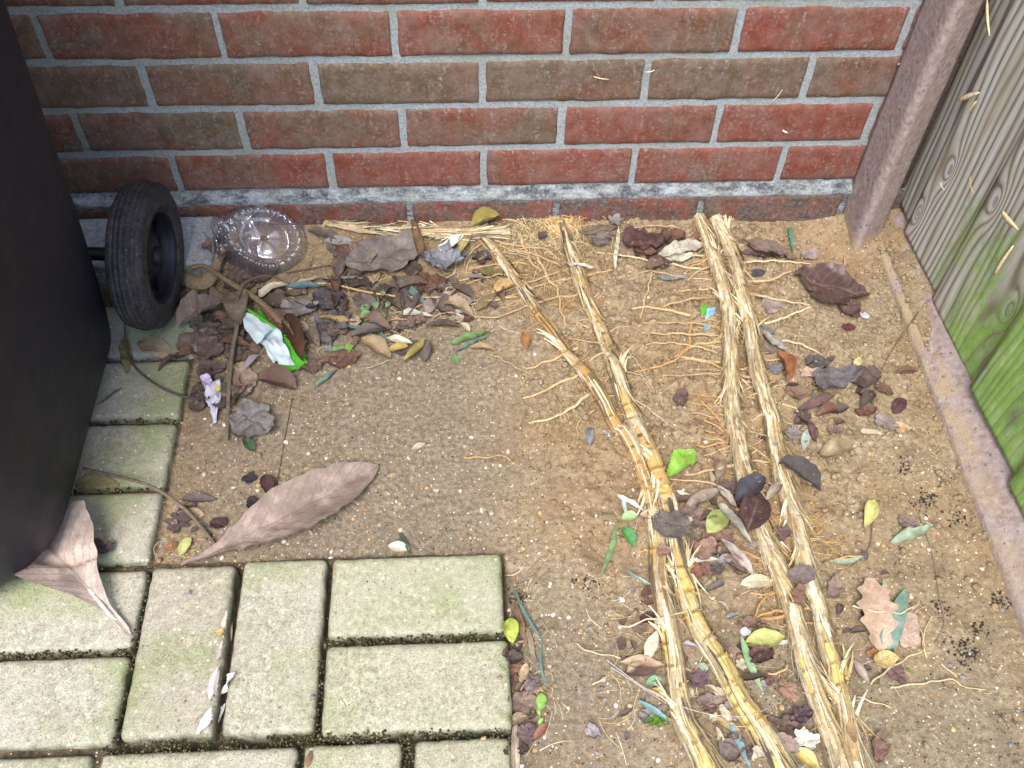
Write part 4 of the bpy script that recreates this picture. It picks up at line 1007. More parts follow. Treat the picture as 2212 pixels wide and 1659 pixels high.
# --- stalks and sticks next to the wheel
stalk([(398, 540), (440, 575), (500, 612), (560, 650), (615, 705)], .0032, (138, 108, 74), 'long brown stalk running from behind the wheel down to the snack wrapper', hs=[.03, .03, .028, .024, .02], taper=-.5)
lf(560, 655, 635, 728, .22, 'oval', (124, 92, 62), h=.022, arch=-.03, curl=.4, label='brown sheath at the end of the long stalk above the snack wrapper')
stalk([(515, 640), (512, 700), (500, 770), (494, 850), (490, 950)], .0036, (122, 104, 84), 'upright-looking flat brown stem running down the left of the snack wrapper', hs=[.022, .02, .014, .012, .006], taper=.4, flat=.5)
lf(508, 632, 520, 705, .55, 'ovate', (132, 112, 92), h=.02, crum=.06, curl=.4, label='wrinkled brown leaf around the top of the flat brown stem')
stalk([(508, 668), (522, 620), (545, 602), (580, 596), (622, 612)], .0014, (118, 94, 64), 'thin arched stalk hooping over the litter below the plastic dome', hs=[.015, .04, .045, .04, .015])
m_ = MB(); C = catmull([at(392, 598, .012), at(430, 572, .014), at(470, 545, .016), at(512, 518, .018)], .003)
sweep(m_, C, lambda i, n, a, L_: (.0105+.0045*i/n)*(1+.12*N((i*.06, cos(a)*4, sin(a)*4))+.05*N((i*.3, cos(a)*9, sin(a)*9))), 22, (1, 1, 1, 1), .75)
o = m_.build('broken_branch', M['twig'], origin=C[10]); o.color = c4((150, 132, 104)); tag(o, 'short grey-brown broken branch pointing from the wheel into the plastic dome', 'branch')
for (x0, y0, x1, y1, cc) in ((505, 522, 540, 505, (80, 62, 50)), (500, 512, 530, 492, (110, 84, 60)), (515, 530, 545, 528, (140, 104, 76))):
    pass
m_ = MB(); C = catmull([at(405, 590, .006), at(440, 620, .006), at(470, 640, .005), at(500, 655, .004)], .003)
sweep(m_, C, lambda i, n, a, L_: .008*(1+.2*N((i*.08, cos(a)*3, sin(a)*3))), 16, (1, 1, 1, 1), .6)
o = m_.build('bark_piece', M['twig'], origin=C[8]); o.color = c4((128, 116, 96)); tag(o, 'rough piece of bark below the broken branch, beside the wheel', 'bark')
m_ = MB(); C = catmull([at(170, 466, .004), at(205, 470, .005), at(262, 482, .006)], .003)
sweep(m_, C, lambda i, n, a, L_: .010*(1+.12*N((i*.1, cos(a)*3, sin(a)*3))), 16, (1, 1, 1, 1), .7)
o = m_.build('broken_branch', M['twig'], origin=C[8]); o.color = c4((128, 108, 56)); tag(o, 'olive-brown stick on the blocks between bin and wheel near the wall', 'branch')
# --- heap between wheel and wrapper
cr(418, 640, 36, .7, 20, 0, 0, 'brown', h=.003, amp=.4, curl=1.0, label='pale brown folded leaf tucked against the lower right of the wheel')
lf(385, 712, 488, 652, .42, 'lance', (140, 118, 106), h=.010, arch=.10, fold=.35, curl=.5, crum=.06, label='large grey-brown leaf with rolled edges just right of the wheel bottom')
cr(440, 752, 52, .85, -40, 3, .3, (124, 96, 88), h=.002, amp=.35, curl=.5, label='broad purple-brown leaf on the corner of the block below the wheel')
cr(455, 800, 34, .7, 0, 3, .3, (106, 84, 80), h=.001, amp=.3, curl=.5, label='dark brown leaf just above the torn purple paper')
cr(448, 715, 30, .7, 0, 0, 0, 'gb', h=.004, amp=.4, curl=.6, label='small grey leaf between the rolled-edge leaf and the broad purple-brown leaf', kcol=.8)
cr(524, 822, 46, .72, -70, 5, .3, (170, 138, 112), h=.001, amp=.15, curl=.3, spiky=.8, label='two-tone tan and purple leaf with pointed corners below the wrapper, right of the flat stem')
lf(560, 820, 642, 842, .58, 'oval', (120, 88, 74), h=.001, arch=.1, fold=.3, curl=.4, crum=.04, label='folded chestnut-brown oval leaf below the green end of the wrapper')
cr(520, 760, 40, .8, 10, 3, .3, 'brown', h=.0, amp=.3, curl=.4, kcol=.85, label='plain brown leaf mostly under the left edge of the wrapper')
lf(560, 768, 528, 800, .3, 'lance', 'lilac', h=.006, arch=.2, curl=.4, label='little pale curled leaf at the lower left edge of the wrapper')
cr(560, 590, 45, .8, 0, 3, .35, (100, 74, 64), h=.001, amp=.35, curl=.5, label='dark reddish leaf in the shade under the plastic dome')
cr(585, 640, 36, .7, 15, 0, 0, 'dk', h=.002, amp=.4, curl=.5, label='dark brown leaf under the straw-coloured strip above the wrapper')
cr(482, 690, 34, .8, 15, 4, .3, 'dk', h=.0, amp=.4, curl=.5, kcol=1.1, label='dark leaf under the top of the flat brown stem')
cr(638, 672, 46, .62, 5, 4, .25, 'grey', h=.005, amp=.35, curl=.6, kcol=1.05, label='pale grey leaf with a notched lower edge just right of the long stalk')
cr(706, 655, 40, .8, 30, 4, .35, (92, 82, 88), h=.008, amp=.55, curl=.8, label='dark slate crumpled leaf left of the little green leaflets')
cr(703, 715, 48, .85, 60, 5, .5, (104, 96, 100), h=.004, amp=.35, curl=.5, label='slate-grey ivy-shaped leaf hanging below the crumpled slate one')
lf(620, 678, 655, 782, .27, 'lance', (92, 56, 40), h=.016, arch=.04, fold=.25, curl=.3, jag=.35, crum=.02, label='dark chocolate saw-edged leaf resting on the right side of the wrapper')
lf(632, 702, 668, 712, .7, 'oval', 'tan', h=.004, crum=.06, label='pale tan leaf just right of the tip of the dark saw-edged leaf')
lf(662, 715, 690, 750, .5, 'oval', (136, 112, 92), h=.003, fold=.5, curl=.5, crum=.04, label='small ribbed brown leaf under the slate ivy-shaped leaf')
cr(672, 788, 36, .75, 0, 3, .3, 'brown', h=.001, amp=.4, curl=.5, kcol=.75, label='dark brown leaf right of the green end of the wrapper')
cr(744, 780, 34, .7, 15, 0, 0, 'rust', h=.002, amp=.35, curl=.6, kcol=.75, label='crinkled red-brown leaf right of the wrapper, left of the bare sand')
lf(715, 762, 700, 728, .3, 'lance', 'lilac', h=.004, kcol=.7, label='small grey pointed leaf just above the crinkled red-brown one')
lf(684, 836, 728, 798, .16, 'strap', 'teal', h=.003, mat='blade', curl=.3, label='short grey-green blade at the right end of the litter below the wrapper')
lf(698, 762, 752, 752, .28, 'lance', 'mid', h=.002, mat='wax', label='muted green leaflet under the slate ivy-shaped leaf')
lf(748, 765, 765, 735, .4, 'lance', 'lime', h=.004, mat='wax', kcol=.8, label='fresh green pointed leaflet above the crinkled red-brown leaf')
# seedling sprig with little green leaves
sp = empty('green_sprig', at(790, 680, 0)); tag(sp, 'sprig of small round green leaflets in the litter right of the slate leaves', 'sprig')
for (x0, y0, x1, y1, w_) in ((782, 676, 800, 660, .75), (778, 688, 806, 678, .7), (768, 700, 775, 686, .7), (800, 692, 790, 706, .7), (812, 668, 812, 652, .6), (836, 666, 842, 652, .55), (825, 675, 830, 690, .55), (752, 706, 764, 694, .6), (832, 640, 822, 630, .6)):
    q = leaf(x0, y0, x1, y1, w_, 'oval', 'mid', h=.008, arch=.1, curl=.3, mat='wax', name='leaflet', kcol=random.uniform(.9, 1.2))
    q.location = q.location-sp.location; q.parent = sp
    for kk in ('label', 'category', 'group'):
        if kk in q: del q[kk]
m_ = MB(); sweep(m_, path([(752, 702), (790, 688), (830, 668), (838, 645)], .006), .0006, 6, (.12, .2, .05, 1)); m_.build('stem', M['fibre'], sp)
lf(560, 640, 622, 615, .34, 'tip', 'straw', h=.010, arch=.12, curl=.4, label='cream strip with a twisted end left of the blue-green blade')
lf(618, 622, 704, 618, .17, 'lance', (72, 112, 124), h=.008, mat='blade', curl=.3, label='blue-green blade pointing right, just right of the cream twisted strip')
lf(640, 612, 716, 600, .15, 'lance', (190, 178, 146), h=.010, label='slim pale dried blade above the blue-green blade')
lf(726, 604, 785, 600, .1, 'lance', 'paleteal', h=.008, mat='blade', kcol=.8, label='slim pale green blade at the left foot of the big grey-brown leaf')
lf(864, 606, 922, 662, .17, 'strap', 'teal', h=.008, mat='blade', curl=.2, crum=.0, label='broad blue-green blade below the right side of the big grey-brown leaf')
lf(762, 640, 835, 738, .085, 'strap', 'teal', h=.006, mat='blade', crum=.0, label='long straight teal blade slanting down to the olive leaf pair')
lf(692, 692, 828, 740, .085, 'lance', 'teal', h=.007, mat='blade', bend=.06, crum=.0, label='curved teal blade meeting the long straight one at its tip')
lf(685, 686, 775, 704, .16, 'lance', (176, 140, 80), h=.008, curl=.5, label='curled brownish yellow leaf lying over the curved teal blade')
cr(768, 695, 14, .9, 0, 5, .4, 'peach', h=.01, amp=.3, curl=.4, label='peach-coloured shrivelled scrap beside the small round green leaflets')
lf(782, 730, 842, 778, .44, 'oval', (166, 138, 96), h=.002, fold=.2, curl=.3, label='olive-tan folded leaf at the lower edge of the heap above bare sand')
lf(836, 762, 882, 748, .36, 'oval', 'yellow', h=.006, curl=.6, kcol=.95, label='mustard yellow leaf touching the olive-tan folded leaf')
lf(872, 780, 918, 730, .2, 'lance', (168, 148, 56), h=.010, bend=-.08, curl=.5, label='slender ochre leaf standing up right of the mustard yellow leaf')
cr(880, 752, 32, .8, 10, 3, .4, 'purple', h=.001, amp=.3, curl=.5, kcol=.9, label='purple-grey leaf under the slender ochre leaf')
lf(915, 782, 928, 738, .4, 'oval', (120, 104, 100), h=.006, curl=.5, label='grey veined leaflet at the right end of the purple-grey leaf')
lf(836, 732, 892, 742, .34, 'lance', 'cream', h=.005, curl=.4, kcol=.85, label='cream leaf with a reddish end left of the slender ochre leaf')
# --- big leaves below the wall
cr(828, 556, 78, .62, 18, 9, .12, (132, 118, 112), h=.010, amp=.20, curl=.35, label='big flat grey-brown toothed leaf below the split runner at the wall')
cr(960, 566, 46, .72, 0, 4, .25, (128, 130, 142), h=.010, amp=.65, curl=1.0, label='silvery grey crumpled ball of leaf right of the big toothed leaf')
lf(912, 556, 892, 478, .2, 'strap', (140, 102, 60), h=.014, curl=.7, arch=.06, label='upright curled brown leaf left of the silvery crumpled one')
lf(952, 545, 1002, 508, .42, 'tip', (214, 224, 204), h=.016, curl=.3, label='whitish flat strip above the silvery crumpled leaf')
lf(1018, 492, 1078, 468, .42, 'oval', (158, 140, 46), h=.022, curl=.9, fold=.3, crum=.06, label='glossy yellow-olive rolled leaf at the foot of the wall', mat='wax')
lf(990, 552, 1022, 498, .32, 'lance', (178, 160, 88), h=.010, curl=.7, label='curled pale olive leaf just left below the yellow-olive rolled leaf')
cr(1058, 498, 15, .8, 0, 0, 0, 'purple', h=.012, amp=.4, curl=.8, kcol=1.1, label='little mauve petal-like scrap just below the yellow-olive rolled leaf')
cr(1172, 510, 11, .9, 0, 0, 0, 'purple', h=.012, amp=.4, curl=.8, kcol=.8, label='dark round seed husk on the runner brush below the wall')
cr(762, 545, 44, .7, 20, 3, .3, (128, 84, 72), h=.002, amp=.25, curl=.4, label='reddish brown leaf partly under the left of the big toothed leaf')
cr(742, 580, 38, .7, 10, 3, .35, 'brown', h=.004, amp=.4, curl=.6, label='brown wrinkled leaf left of the big toothed leaf')
cr(770, 612, 36, .6, -20, 0, 0, 'dk', h=.004, amp=.4, curl=.6, label='dark brown shred below the big toothed leaf')
lf(664, 494, 742, 520, .28, 'lance', (120, 106, 92), h=.004, crum=.07, label='grey curled shaving left of the pointed end of the split runner')
lf(700, 520, 775, 528, .26, 'lance', (150, 146, 140), h=.004, crum=.05, label='grey-white shaving above the reddish brown leaf')
cr(932, 618, 30, .7, 60, 3, .4, 'rust', h=.004, amp=.4, curl=.6, kcol=.7, label='dark red-brown leaf hanging below the silvery crumpled leaf')
lf(922, 680, 945, 640, .55, 'oval', (160, 136, 126), h=.004, curl=.3, label='smooth pinkish grey leaf below the dark red-brown one')
lf(1062, 636, 1118, 618, .42, 'lance', (196, 152, 78), h=.010, curl=.8, fold=.3, mat='wax', label='amber boat-shaped leaf left of the second runner')
lf(1030, 672, 1068, 640, .42, 'oval', (160, 134, 90), h=.004, curl=.4, label='dull tan leaf below the amber boat-shaped leaf')
lf(958, 640, 985, 624, .6, 'oval', 'peach', h=.006, curl=.3, label='small pinkish beige leaf between the silvery leaf and the amber leaf')
lf(975, 642, 1020, 652, .45, 'lance', 'pink', h=.004, curl=.3, label='pinkish brown leaf right of the small pinkish beige one')
lf(1004, 660, 1022, 650, .5, 'oval', 'lilac', h=.008, kcol=.8, label='tiny lilac-grey oval leaf below the amber boat-shaped leaf')
cr(1042, 560, 24, .7, 20, 0, 0, 'purple', h=.004, amp=.5, curl=.7, kcol=.8, label='dark purple shred right of the silvery crumpled leaf')
cr(1000, 690, 22, .6, 0, 0, 0, 'rust', h=.002, amp=.4, curl=.6, kcol=.7, label='dark brown shred just above the white tissue scrap')
cr(860, 640, 26, .8, 60, 3, .3, 'dk', h=.003, amp=.5, curl=.6, label='dark brown shred beside the upper end of the broad blue-green blade')
cr(905, 600, 22, .8, 10, 3, .3, 'rust', h=.003, amp=.4, curl=.6, kcol=.7, label='small dark rust leaf between toothed and silvery leaves')
cr(828, 702, 26, .7, 80, 0, 0, 'brown', h=.003, amp=.4, curl=.7, kcol=.85, label='narrow brown curled leaf right of the long straight teal blade')
lf(862, 676, 944, 686, .2, 'lance', (206, 206, 186), h=.006, curl=.3, label='pale silvery strip above the ochre leaves')
lf(970, 742, 1060, 716, .15, 'lance', (96, 138, 66), h=.004, mat='blade', label='narrow green pointed leaf on the sand left of the first runner')
lf(985, 762, 1058, 722, .09, 'lance', 'teal', h=.002, mat='blade', kcol=.9, label='teal pointed leaf just under the narrow green one')
lf(1015, 748, 1072, 757, .24, 'lance', (178, 136, 92), h=.002, curl=.5, label='light brown boat-shaped leaf on the sand right of the teal pointed leaf')
lf(973, 768, 992, 786, .5, 'oval', 'green', h=.002, mat='wax', label='tiny solitary green leaf on the bare sand')
lf(1134, 718, 1138, 758, .42, 'lance', (182, 122, 60), h=.004, curl=.5, label='small orange-brown leaf between the first and second runners')
lf(888, 973, 918, 958, .38, 'lance', (190, 176, 156), h=.001, label='small beige leaf alone on the sand in the middle')
lf(838, 1180, 884, 1190, .5, 'lance', 'cream', h=.002, curl=.4, label='cream boat-shaped leaf above the greenish corner block')
lf(866, 1152, 886, 1198, .16, 'strap', (70, 92, 66), h=.003, mat='blade', label='dark green blade bending down to the greenish corner block')
# --- under the wall on the right
lf(1250, 502, 1335, 492, .26, 'lance', (122, 102, 82), h=.006, crum=.04, label='olive-brown flat leaf against the wall right of the brush-ended runner')
lf(1255, 512, 1338, 506, .18, 'lance', (142, 104, 94), h=.004, label='reddish saw-edged leaf just below the olive-brown flat leaf')
cr(1385, 520, 46, .62, 0, 3, .25, 'maroon', h=.008, amp=.35, curl=.7, kcol=1.1, label='plum-coloured curled leaf at the foot of the wall')
cr(1392, 542, 26, .6, -30, 3, .3, 'rust', h=.010, amp=.3, curl=.5, label='rusty leaf end below the plum-coloured curled leaf')
cr(1450, 512, 30, .6, 10, 3, .3, 'rust', h=.006, amp=.35, curl=.5, kcol=.8, label='dark rust leaf between the plum leaf and the third runner')
lf(1418, 556, 1522, 528, .28, 'lance', (198, 190, 166), h=.012, curl=.3, label='pale striped leaf pointing at the third runner near the wall')
lf(1425, 566, 1498, 552, .28, 'oval', (212, 206, 178), h=.006, curl=.3, label='cream leaf under the pale striped leaf')
lf(1392, 580, 1452, 572, .4, 'oval', (112, 84, 68), h=.01, arch=.3, curl=.2, label='arched brown leaf below the plum-coloured leaf')
lf(1420, 600, 1482, 606, .32, 'lance', 'bg', h=.003, curl=.3, label='blue-grey leaf under the arched brown one')
lf(1328, 584, 1336, 488, .07, 'lance', (192, 190, 154), h=.012, mat='blade', label='thin pale upright blade between the second and third runners')
cr(1330, 478, 17, .9, 0, 5, .4, 'grey', h=.012, amp=.4, curl=.5, label='grey lichen-like scrap at the top of the thin pale upright blade')
lf(1216, 568, 1292, 576, .1, 'strap', (226, 222, 196), h=.014, label='white folded sliver lying across the second runner')
lf(1596, 522, 1722, 562, .26, 'lance', (124, 98, 86), h=.005, crum=.05, curl=.5, label='long brown fern-edged leaf right of the rightmost runner near the wall', jag=.3)
lf(1600, 545, 1690, 560, .2, 'lance', (96, 76, 72), h=.002, crum=.05, label='dark brown strip below the fern-edged leaf')
lf(1704, 492, 1714, 546, .12, 'strap', (70, 140, 114), h=.006, mat='blade', label='short bright teal blade on the sand bank by the wall')
cr(1748, 552, 19, .8, 20, 0, 0, (168, 150, 144), h=.003, amp=.25, curl=.4, label='pale purplish round leaf beside the big maroon leaf')
cr(1795, 622, 78, .80, -20, 4, .38, (96, 66, 64), h=.006, amp=.22, curl=.75, mat='wax', label='biggest maroon leathery leaf with curled tips near the fence post', spiky=.8)
cr(1838, 668, 30, .8, 60, 3, .3, (104, 74, 68), h=.004, amp=.35, curl=.8, label='lower curled tail of dark brown leaf under the biggest maroon leaf')
cr(1832, 708, 15, .8, 0, 0, 0, (104, 44, 48), h=.001, amp=.2, curl=.4, mat='wax', label='small wine-red glossy leaf below the biggest maroon leaf')
cr(1668, 662, 26, .85, 20, 3, .35, (156, 136, 128), h=.003, amp=.25, curl=.4, label='pale mauve-brown leaf right of the rightmost runner')
# --- right of the rightmost runner
lf(1635, 712, 1698, 762, .22, 'lance', (160, 156, 146), h=.008, curl=.3, label='grey-green pointed strap leaf beside the rightmost runner')
cr(1655, 716, 20, .8, 0, 4, .4, 'grey', h=.004, amp=.5, curl=.6, label='grey shredded leaf at the head of the grey-green strap leaf')
cr(1660, 756, 22, .7, 0, 3, .3, (134, 108, 104), h=.003, amp=.3, curl=.5, label='pinkish brown leaf left of the bright orange curled leaf')
lf(1680, 760, 1702, 822, .34, 'lance', (176, 100, 52), h=.008, curl=.9, bend=.12, label='bright orange-brown curled leaf beside the rightmost runner')
cr(1674, 797, 19, .8, 0, 0, 0, (122, 118, 122), h=.003, amp=.5, curl=.7, label='grey rounded leaf just left of the bright orange curled leaf')
cr(1763, 788, 27, .7, 0, 0, 0, (96, 88, 84), h=.004, amp=.6, curl=.9, label='dark rolled leaf above the big slate triangular leaf')
cr(1805, 820, 58, .58, 15, 3, .35, (110, 102, 108), h=.008, amp=.30, curl=.5, label='big slate-grey triangular leaf in the right-hand heap')
cr(1862, 815, 40, .75, 10, 3, .3, (108, 86, 82), h=.003, amp=.3, curl=.5, label='purple-brown leaf under the right end of the slate triangular leaf')
cr(1910, 842, 23, .7, -50, 3, .4, 'rust', h=.004, amp=.3, curl=.6, label='russet pointed leaf at the right end of the right-hand heap')
cr(1745, 805, 22, .7, 10, 5, .4, 'peach', h=.004, amp=.25, curl=.4, label='peach-pink torn leaf at the left of the slate triangular leaf')
lf(1845, 800, 1858, 770, .4, 'lance', (206, 190, 118), h=.004, curl=.4, label='small pale yellow leaf tip behind the slate triangular leaf')
lf(1695, 845, 1755, 850, .5, 'oval', (132, 98, 80), h=.003, crum=.06, label='flat brown leaf between the rightmost runner and the slate triangular leaf')
lf(1722, 884, 1804, 853, .19, 'lance', (116, 80, 78), h=.005, bend=-.06, curl=.5, label='narrow wine-brown leaf below the slate triangular leaf, pointing right')
lf(1712, 888, 1762, 958, .17, 'lance', (112, 78, 78), h=.004, bend=.10, curl=.5, label='narrow wine-brown leaf curving down from the same spot as the right-pointing one')
lf(1930, 895, 1952, 862, .52, 'oval', (88, 48, 56), h=.001, curl=.3, mat='wax', label='dark wine glossy oval leaf near the gravel board')
cr(1912, 914, 28, .7, -35, 3, .4, (152, 134, 126), h=.003, amp=.22, curl=.4, label='pale grey-brown pointed leaf below the wine glossy oval leaf')
lf(1858, 932, 1906, 938, .3, 'tip', 'straw', h=.002, crum=.05, label='straw-coloured flake left below the pale grey-brown pointed leaf')
cr(1945, 925, 18, .9, 0, 3, .3, (200, 160, 108), h=.001, amp=.3, curl=.5, label='beige scrap with an orange heart near the gravel board')
cr(1868, 892, 24, .6, 10, 0, 0, 'rust', h=.003, amp=.4, curl=.9, kcol=.75, label='brown rolled leaf above the straw-coloured flake')
cr(1712, 938, 24, .7, 70, 4, .3, 'grey', h=.003, amp=.4, curl=.6, label='grey ragged leaf right of the rightmost runner, left of the narrow wine-brown curve')
lf(1885, 875, 1880, 845, .22, 'lance', (64, 124, 74), h=.002, mat='blade', label='tiny dark green blade under the right-hand heap')
lf(1740, 838, 1780, 898, .07, 'lance', 'teal', h=.001, mat='blade', label='thin teal blade slanting under the narrow wine-brown leaves')
lf(1735, 972, 1742, 930, .35, 'lance', (180, 206, 186), h=.001, label='pale mint leaf tip under the narrow wine-brown curve')
lf(1770, 985, 1846, 956, .40, 'lance', (150, 128, 92), h=.002, curl=.3, mat='wax', label='shiny olive-tan leaf alone on the sand below the right-hand heap')
cr(1470, 862, 25, .7, 65, 0, 0, (116, 86, 76), h=.004, amp=.3, curl=1.1, label='small dark brown curled leaf between the second and third runners')
lf(1272, 965, 1276, 922, .34, 'lance', (138, 142, 146), h=.003, curl=.5, label='bluish grey leaflet hanging among roots left of the second runner')
lf(1436, 1034, 1496, 978, .50, 'obov', (140, 205, 50), h=.004, arch=.05, curl=.22, fold=.12, mat='wax', label='brightest green spoon-shaped leaf between the second and third runners')
lf(1392, 1054, 1456, 1066, .40, 'lance', (212, 176, 74), h=.014, curl=.3, mat='wax', label='yellow leaf lying across the two left runners below the bright green leaf')
# --- mid heap over the runners
lf(1682, 1000, 1772, 1062, .46, 'oval', (92, 86, 84), h=.024, arch=.05, fold=.5, curl=.5, crum=.05, label='large charcoal rolled leaf lying across the rightmost runner')
lf(1588, 1086, 1652, 1032, .48, 'lance', (82, 80, 92), h=.028, curl=.7, crum=.06, label='dark navy curled leaf above the glossy maroon leaf')
lf(1615, 1148, 1640, 1065, .62, 'ovate', (92, 58, 58), h=.030, arch=.12, fold=.3, curl=.3, crum=.03, mat='wax', label='glossy dark maroon leaf piled on the third runner')
cr(1688, 1155, 24, .65, 20, 3, .3, (128, 92, 88), h=.012, amp=.4, curl=.6, label='dusky pink crumpled leaf right of the glossy maroon leaf')
lf(1552, 1090, 1624, 1174, .17, 'strap', (170, 162, 146), h=.014, curl=.3, crum=.01, label='long flat grey bamboo leaf left of the glossy maroon leaf')
lf(1528, 1152, 1568, 1106, .55, 'oval', 'yg', h=.010, curl=.3, mat='wax', label='yellow-green oval leaf under the long flat grey bamboo leaf')
cr(1548, 1165, 34, .72, 10, 3, .3, (142, 100, 84), h=.006, amp=.25, curl=.5, label='cinnamon folded leaf below the yellow-green oval leaf')
cr(1522, 1188, 32, .7, 40, 0, 0, (150, 110, 90), h=.010, amp=.25, curl=.6, label='lighter cinnamon leaf overlapping the folded one from the left')
cr(1450, 1135, 37, .8, -10, 9, .12, (112, 98, 90), h=.024, amp=.16, curl=.3, label='grey-brown scalloped leaf lying on the second runner')
cr(1492, 1122, 38, .72, -30, 4, .3, (132, 104, 92), h=.006, amp=.4, curl=.5, label='brown wrinkled leaf right of the grey-brown scalloped leaf')
lf(1382, 1112, 1432, 1120, .55, 'lance', (196, 162, 130), h=.010, curl=.3, label='pale cinnamon leaf lying over the leftmost runner')
lf(1480, 1096, 1560, 1060, .32, 'lance', (160, 138, 116), h=.008, curl=.5, label='taupe pointed leaf above the brown wrinkled leaf')
lf(1548, 1040, 1562, 994, .38, 'lance', (176, 150, 124), h=.006, curl=.7, label='upright beige curled leaf left of the third runner')
cr(1576, 1058, 28, .6, -25, 0, 0, (120, 92, 82), h=.010, amp=.3, curl=.5, label='brown leaf between the upright beige leaf and the navy curled one')
lf(1548, 1050, 1592, 1094, .26, 'lance', (176, 160, 140), h=.012, curl=.3, label='pale narrow leaf crossing toward the navy curled leaf')
lf(1462, 1062, 1502, 1080, .22, 'tip', (232, 226, 204), h=.004, label='white pointed flake right of the yellow leaf on the runners')
lf(1655, 1082, 1692, 1038, .28, 'lance', (180, 164, 136), h=.018, curl=.5, label='beige curved leaf between the navy leaf and the charcoal rolled leaf')
lf(1558, 1165, 1628, 1244, .22, 'lance', (182, 160, 150), h=.014, curl=.3, label='lilac-beige strap leaf crossing the cinnamon leaves')
lf(1558, 1205, 1615, 1238, .42, 'lance', (132, 100, 84), h=.006, fold=.4, curl=.5, label='ribbed brown rolled leaf under the lilac-beige strap leaf')
cr(1500, 1238, 22, .7, 80, 0, 0, (150, 92, 68), h=.008, amp=.3, curl=.8, label='rust-coloured rolled leaf standing right of the second runner')
cr(1548, 1230, 18, .8, 0, 4, .3, 'purple', h=.002, amp=.3, curl=.4, label='small purple scrap between the rust rolled leaf and the ribbed brown leaf')
lf(1490, 1218, 1555, 1210, .18, 'lance', (216, 204, 178), h=.008, bend=.08, label='cream curved strip above the rust-coloured rolled leaf')
cr(1432, 1190, 16, .8, 0, 3, .3, (160, 112, 92), h=.022, amp=.3, curl=.4, label='small pinkish leaf on the second runner below the scalloped leaf')
cr(1620, 1185, 18, .8, 0, 0, 0, (156, 130, 106), h=.004, amp=.4, curl=.5, label='small beige wrinkled leaf at the lower tip of the long grey bamboo leaf')
lf(1600, 1262, 1668, 1256, .44, 'oval', (232, 216, 172), h=.004, curl=.25, crum=.02, label='cream oval leaf with brown veins left of the third runner')
cr(1722, 1290, 24, .75, 60, 3, .4, (146, 98, 74), h=.022, amp=.3, curl=.8, label='rust-brown tent-shaped leaf on the rightmost runner')
cr(1732, 1243, 29, .66, 10, 8, .12, (122, 102, 98), h=.025, amp=.12, curl=.25, label='dull mauve scalloped leaf lying over the rightmost runner')
cr(1622, 1350, 34, .45, 8, 4, .4, (142, 106, 90), h=.004, amp=.4, curl=.9, label='brown bow-tie curled leaf left of the third runner')
lf(1868, 1140, 1888, 1078, .36, 'lance', (214, 208, 108), h=.004, fold=.4, curl=.3, mat='wax', label='folded pale yellow leaf standing alone on the sand at the right')
stalk([(1888, 1078), (1884, 1140), (1878, 1180), (1850, 1215), (1800, 1240)], .0009, (130, 106, 76), 'thin brown arc-shaped twig running down from the folded pale yellow leaf', h=.002, cat='twig', name='twig')
lf(1922, 1176, 2018, 1136, .20, 'lance', (150, 168, 138), h=.002, curl=.4, mat='blade', label='sage green folded leaf near the gravel board')
cr(1960, 1130, 22, .8, 0, 3, .3, (136, 114, 104), h=.002, amp=.3, curl=.6, label='dull brown leaf just above the sage green folded leaf')
lf(1788, 1214, 1866, 1204, .13, 'lance', (148, 166, 140), h=.003, mat='blade', bend=-.05, label='sage curved leaf under an orange root right of the rightmost runner')
cr(1802, 1272, 28, .62, 70, 0, 0, (150, 122, 104), h=.004, amp=.35, curl=.9, label='tan and mauve rolled leaf right of the dull mauve scalloped leaf')
lf(1902, 1410, 1876, 1248, .47, 'holly', (206, 164, 134), h=.004, fold=.22, curl=.1, crum=.01, label='large tan holly-like spiny leaf at the right', mat='wax')
lf(1906, 1250, 1918, 1350, .14, 'lance', (206, 194, 160), h=.006, label='pale rolled strip down the right edge of the spiny leaf')
lf(1912, 1402, 1956, 1272, .24, 'strap', (122, 164, 146), h=.005, curl=.25, crum=.01, mat='blade', label='broad teal leaf leaning on the large spiny leaf')
cr(1960, 1365, 42, .62, 75, 3, .25, (206, 168, 144), h=.003, amp=.2, curl=.3, label='peach-beige leaf with toothed edge right of the broad teal leaf')
cr(1912, 1425, 26, .8, 10, 0, 0, (206, 172, 92), h=.006, amp=.2, curl=.5, label='yellow cupped leaf below the large spiny leaf')
cr(1885, 1412, 16, .6, 10, 0, 0, 'orange', h=.002, amp=.3, curl=.5, label='orange-brown shred left of the yellow cupped leaf')
cr(1935, 1455, 26, .7, -60, 3, .3, (124, 86, 84), h=.004, amp=.3, curl=.5, label='maroon-brown leaf below the yellow cupped leaf')
lf(1838, 1425, 1878, 1478, .34, 'lance', (176, 152, 134), h=.003, curl=.4, label='beige pointed leaf left below the yellow cupped leaf')
lf(1904, 1482, 1912, 1455, .6, 'oval', (146, 130, 96), h=.003, label='tiny khaki oval leaf under the maroon-brown leaf')
lf(1955, 1440, 1975, 1456, .2, 'lance', 'green', h=.002, mat='blade', label='tiny green tip right of the maroon-brown leaf')
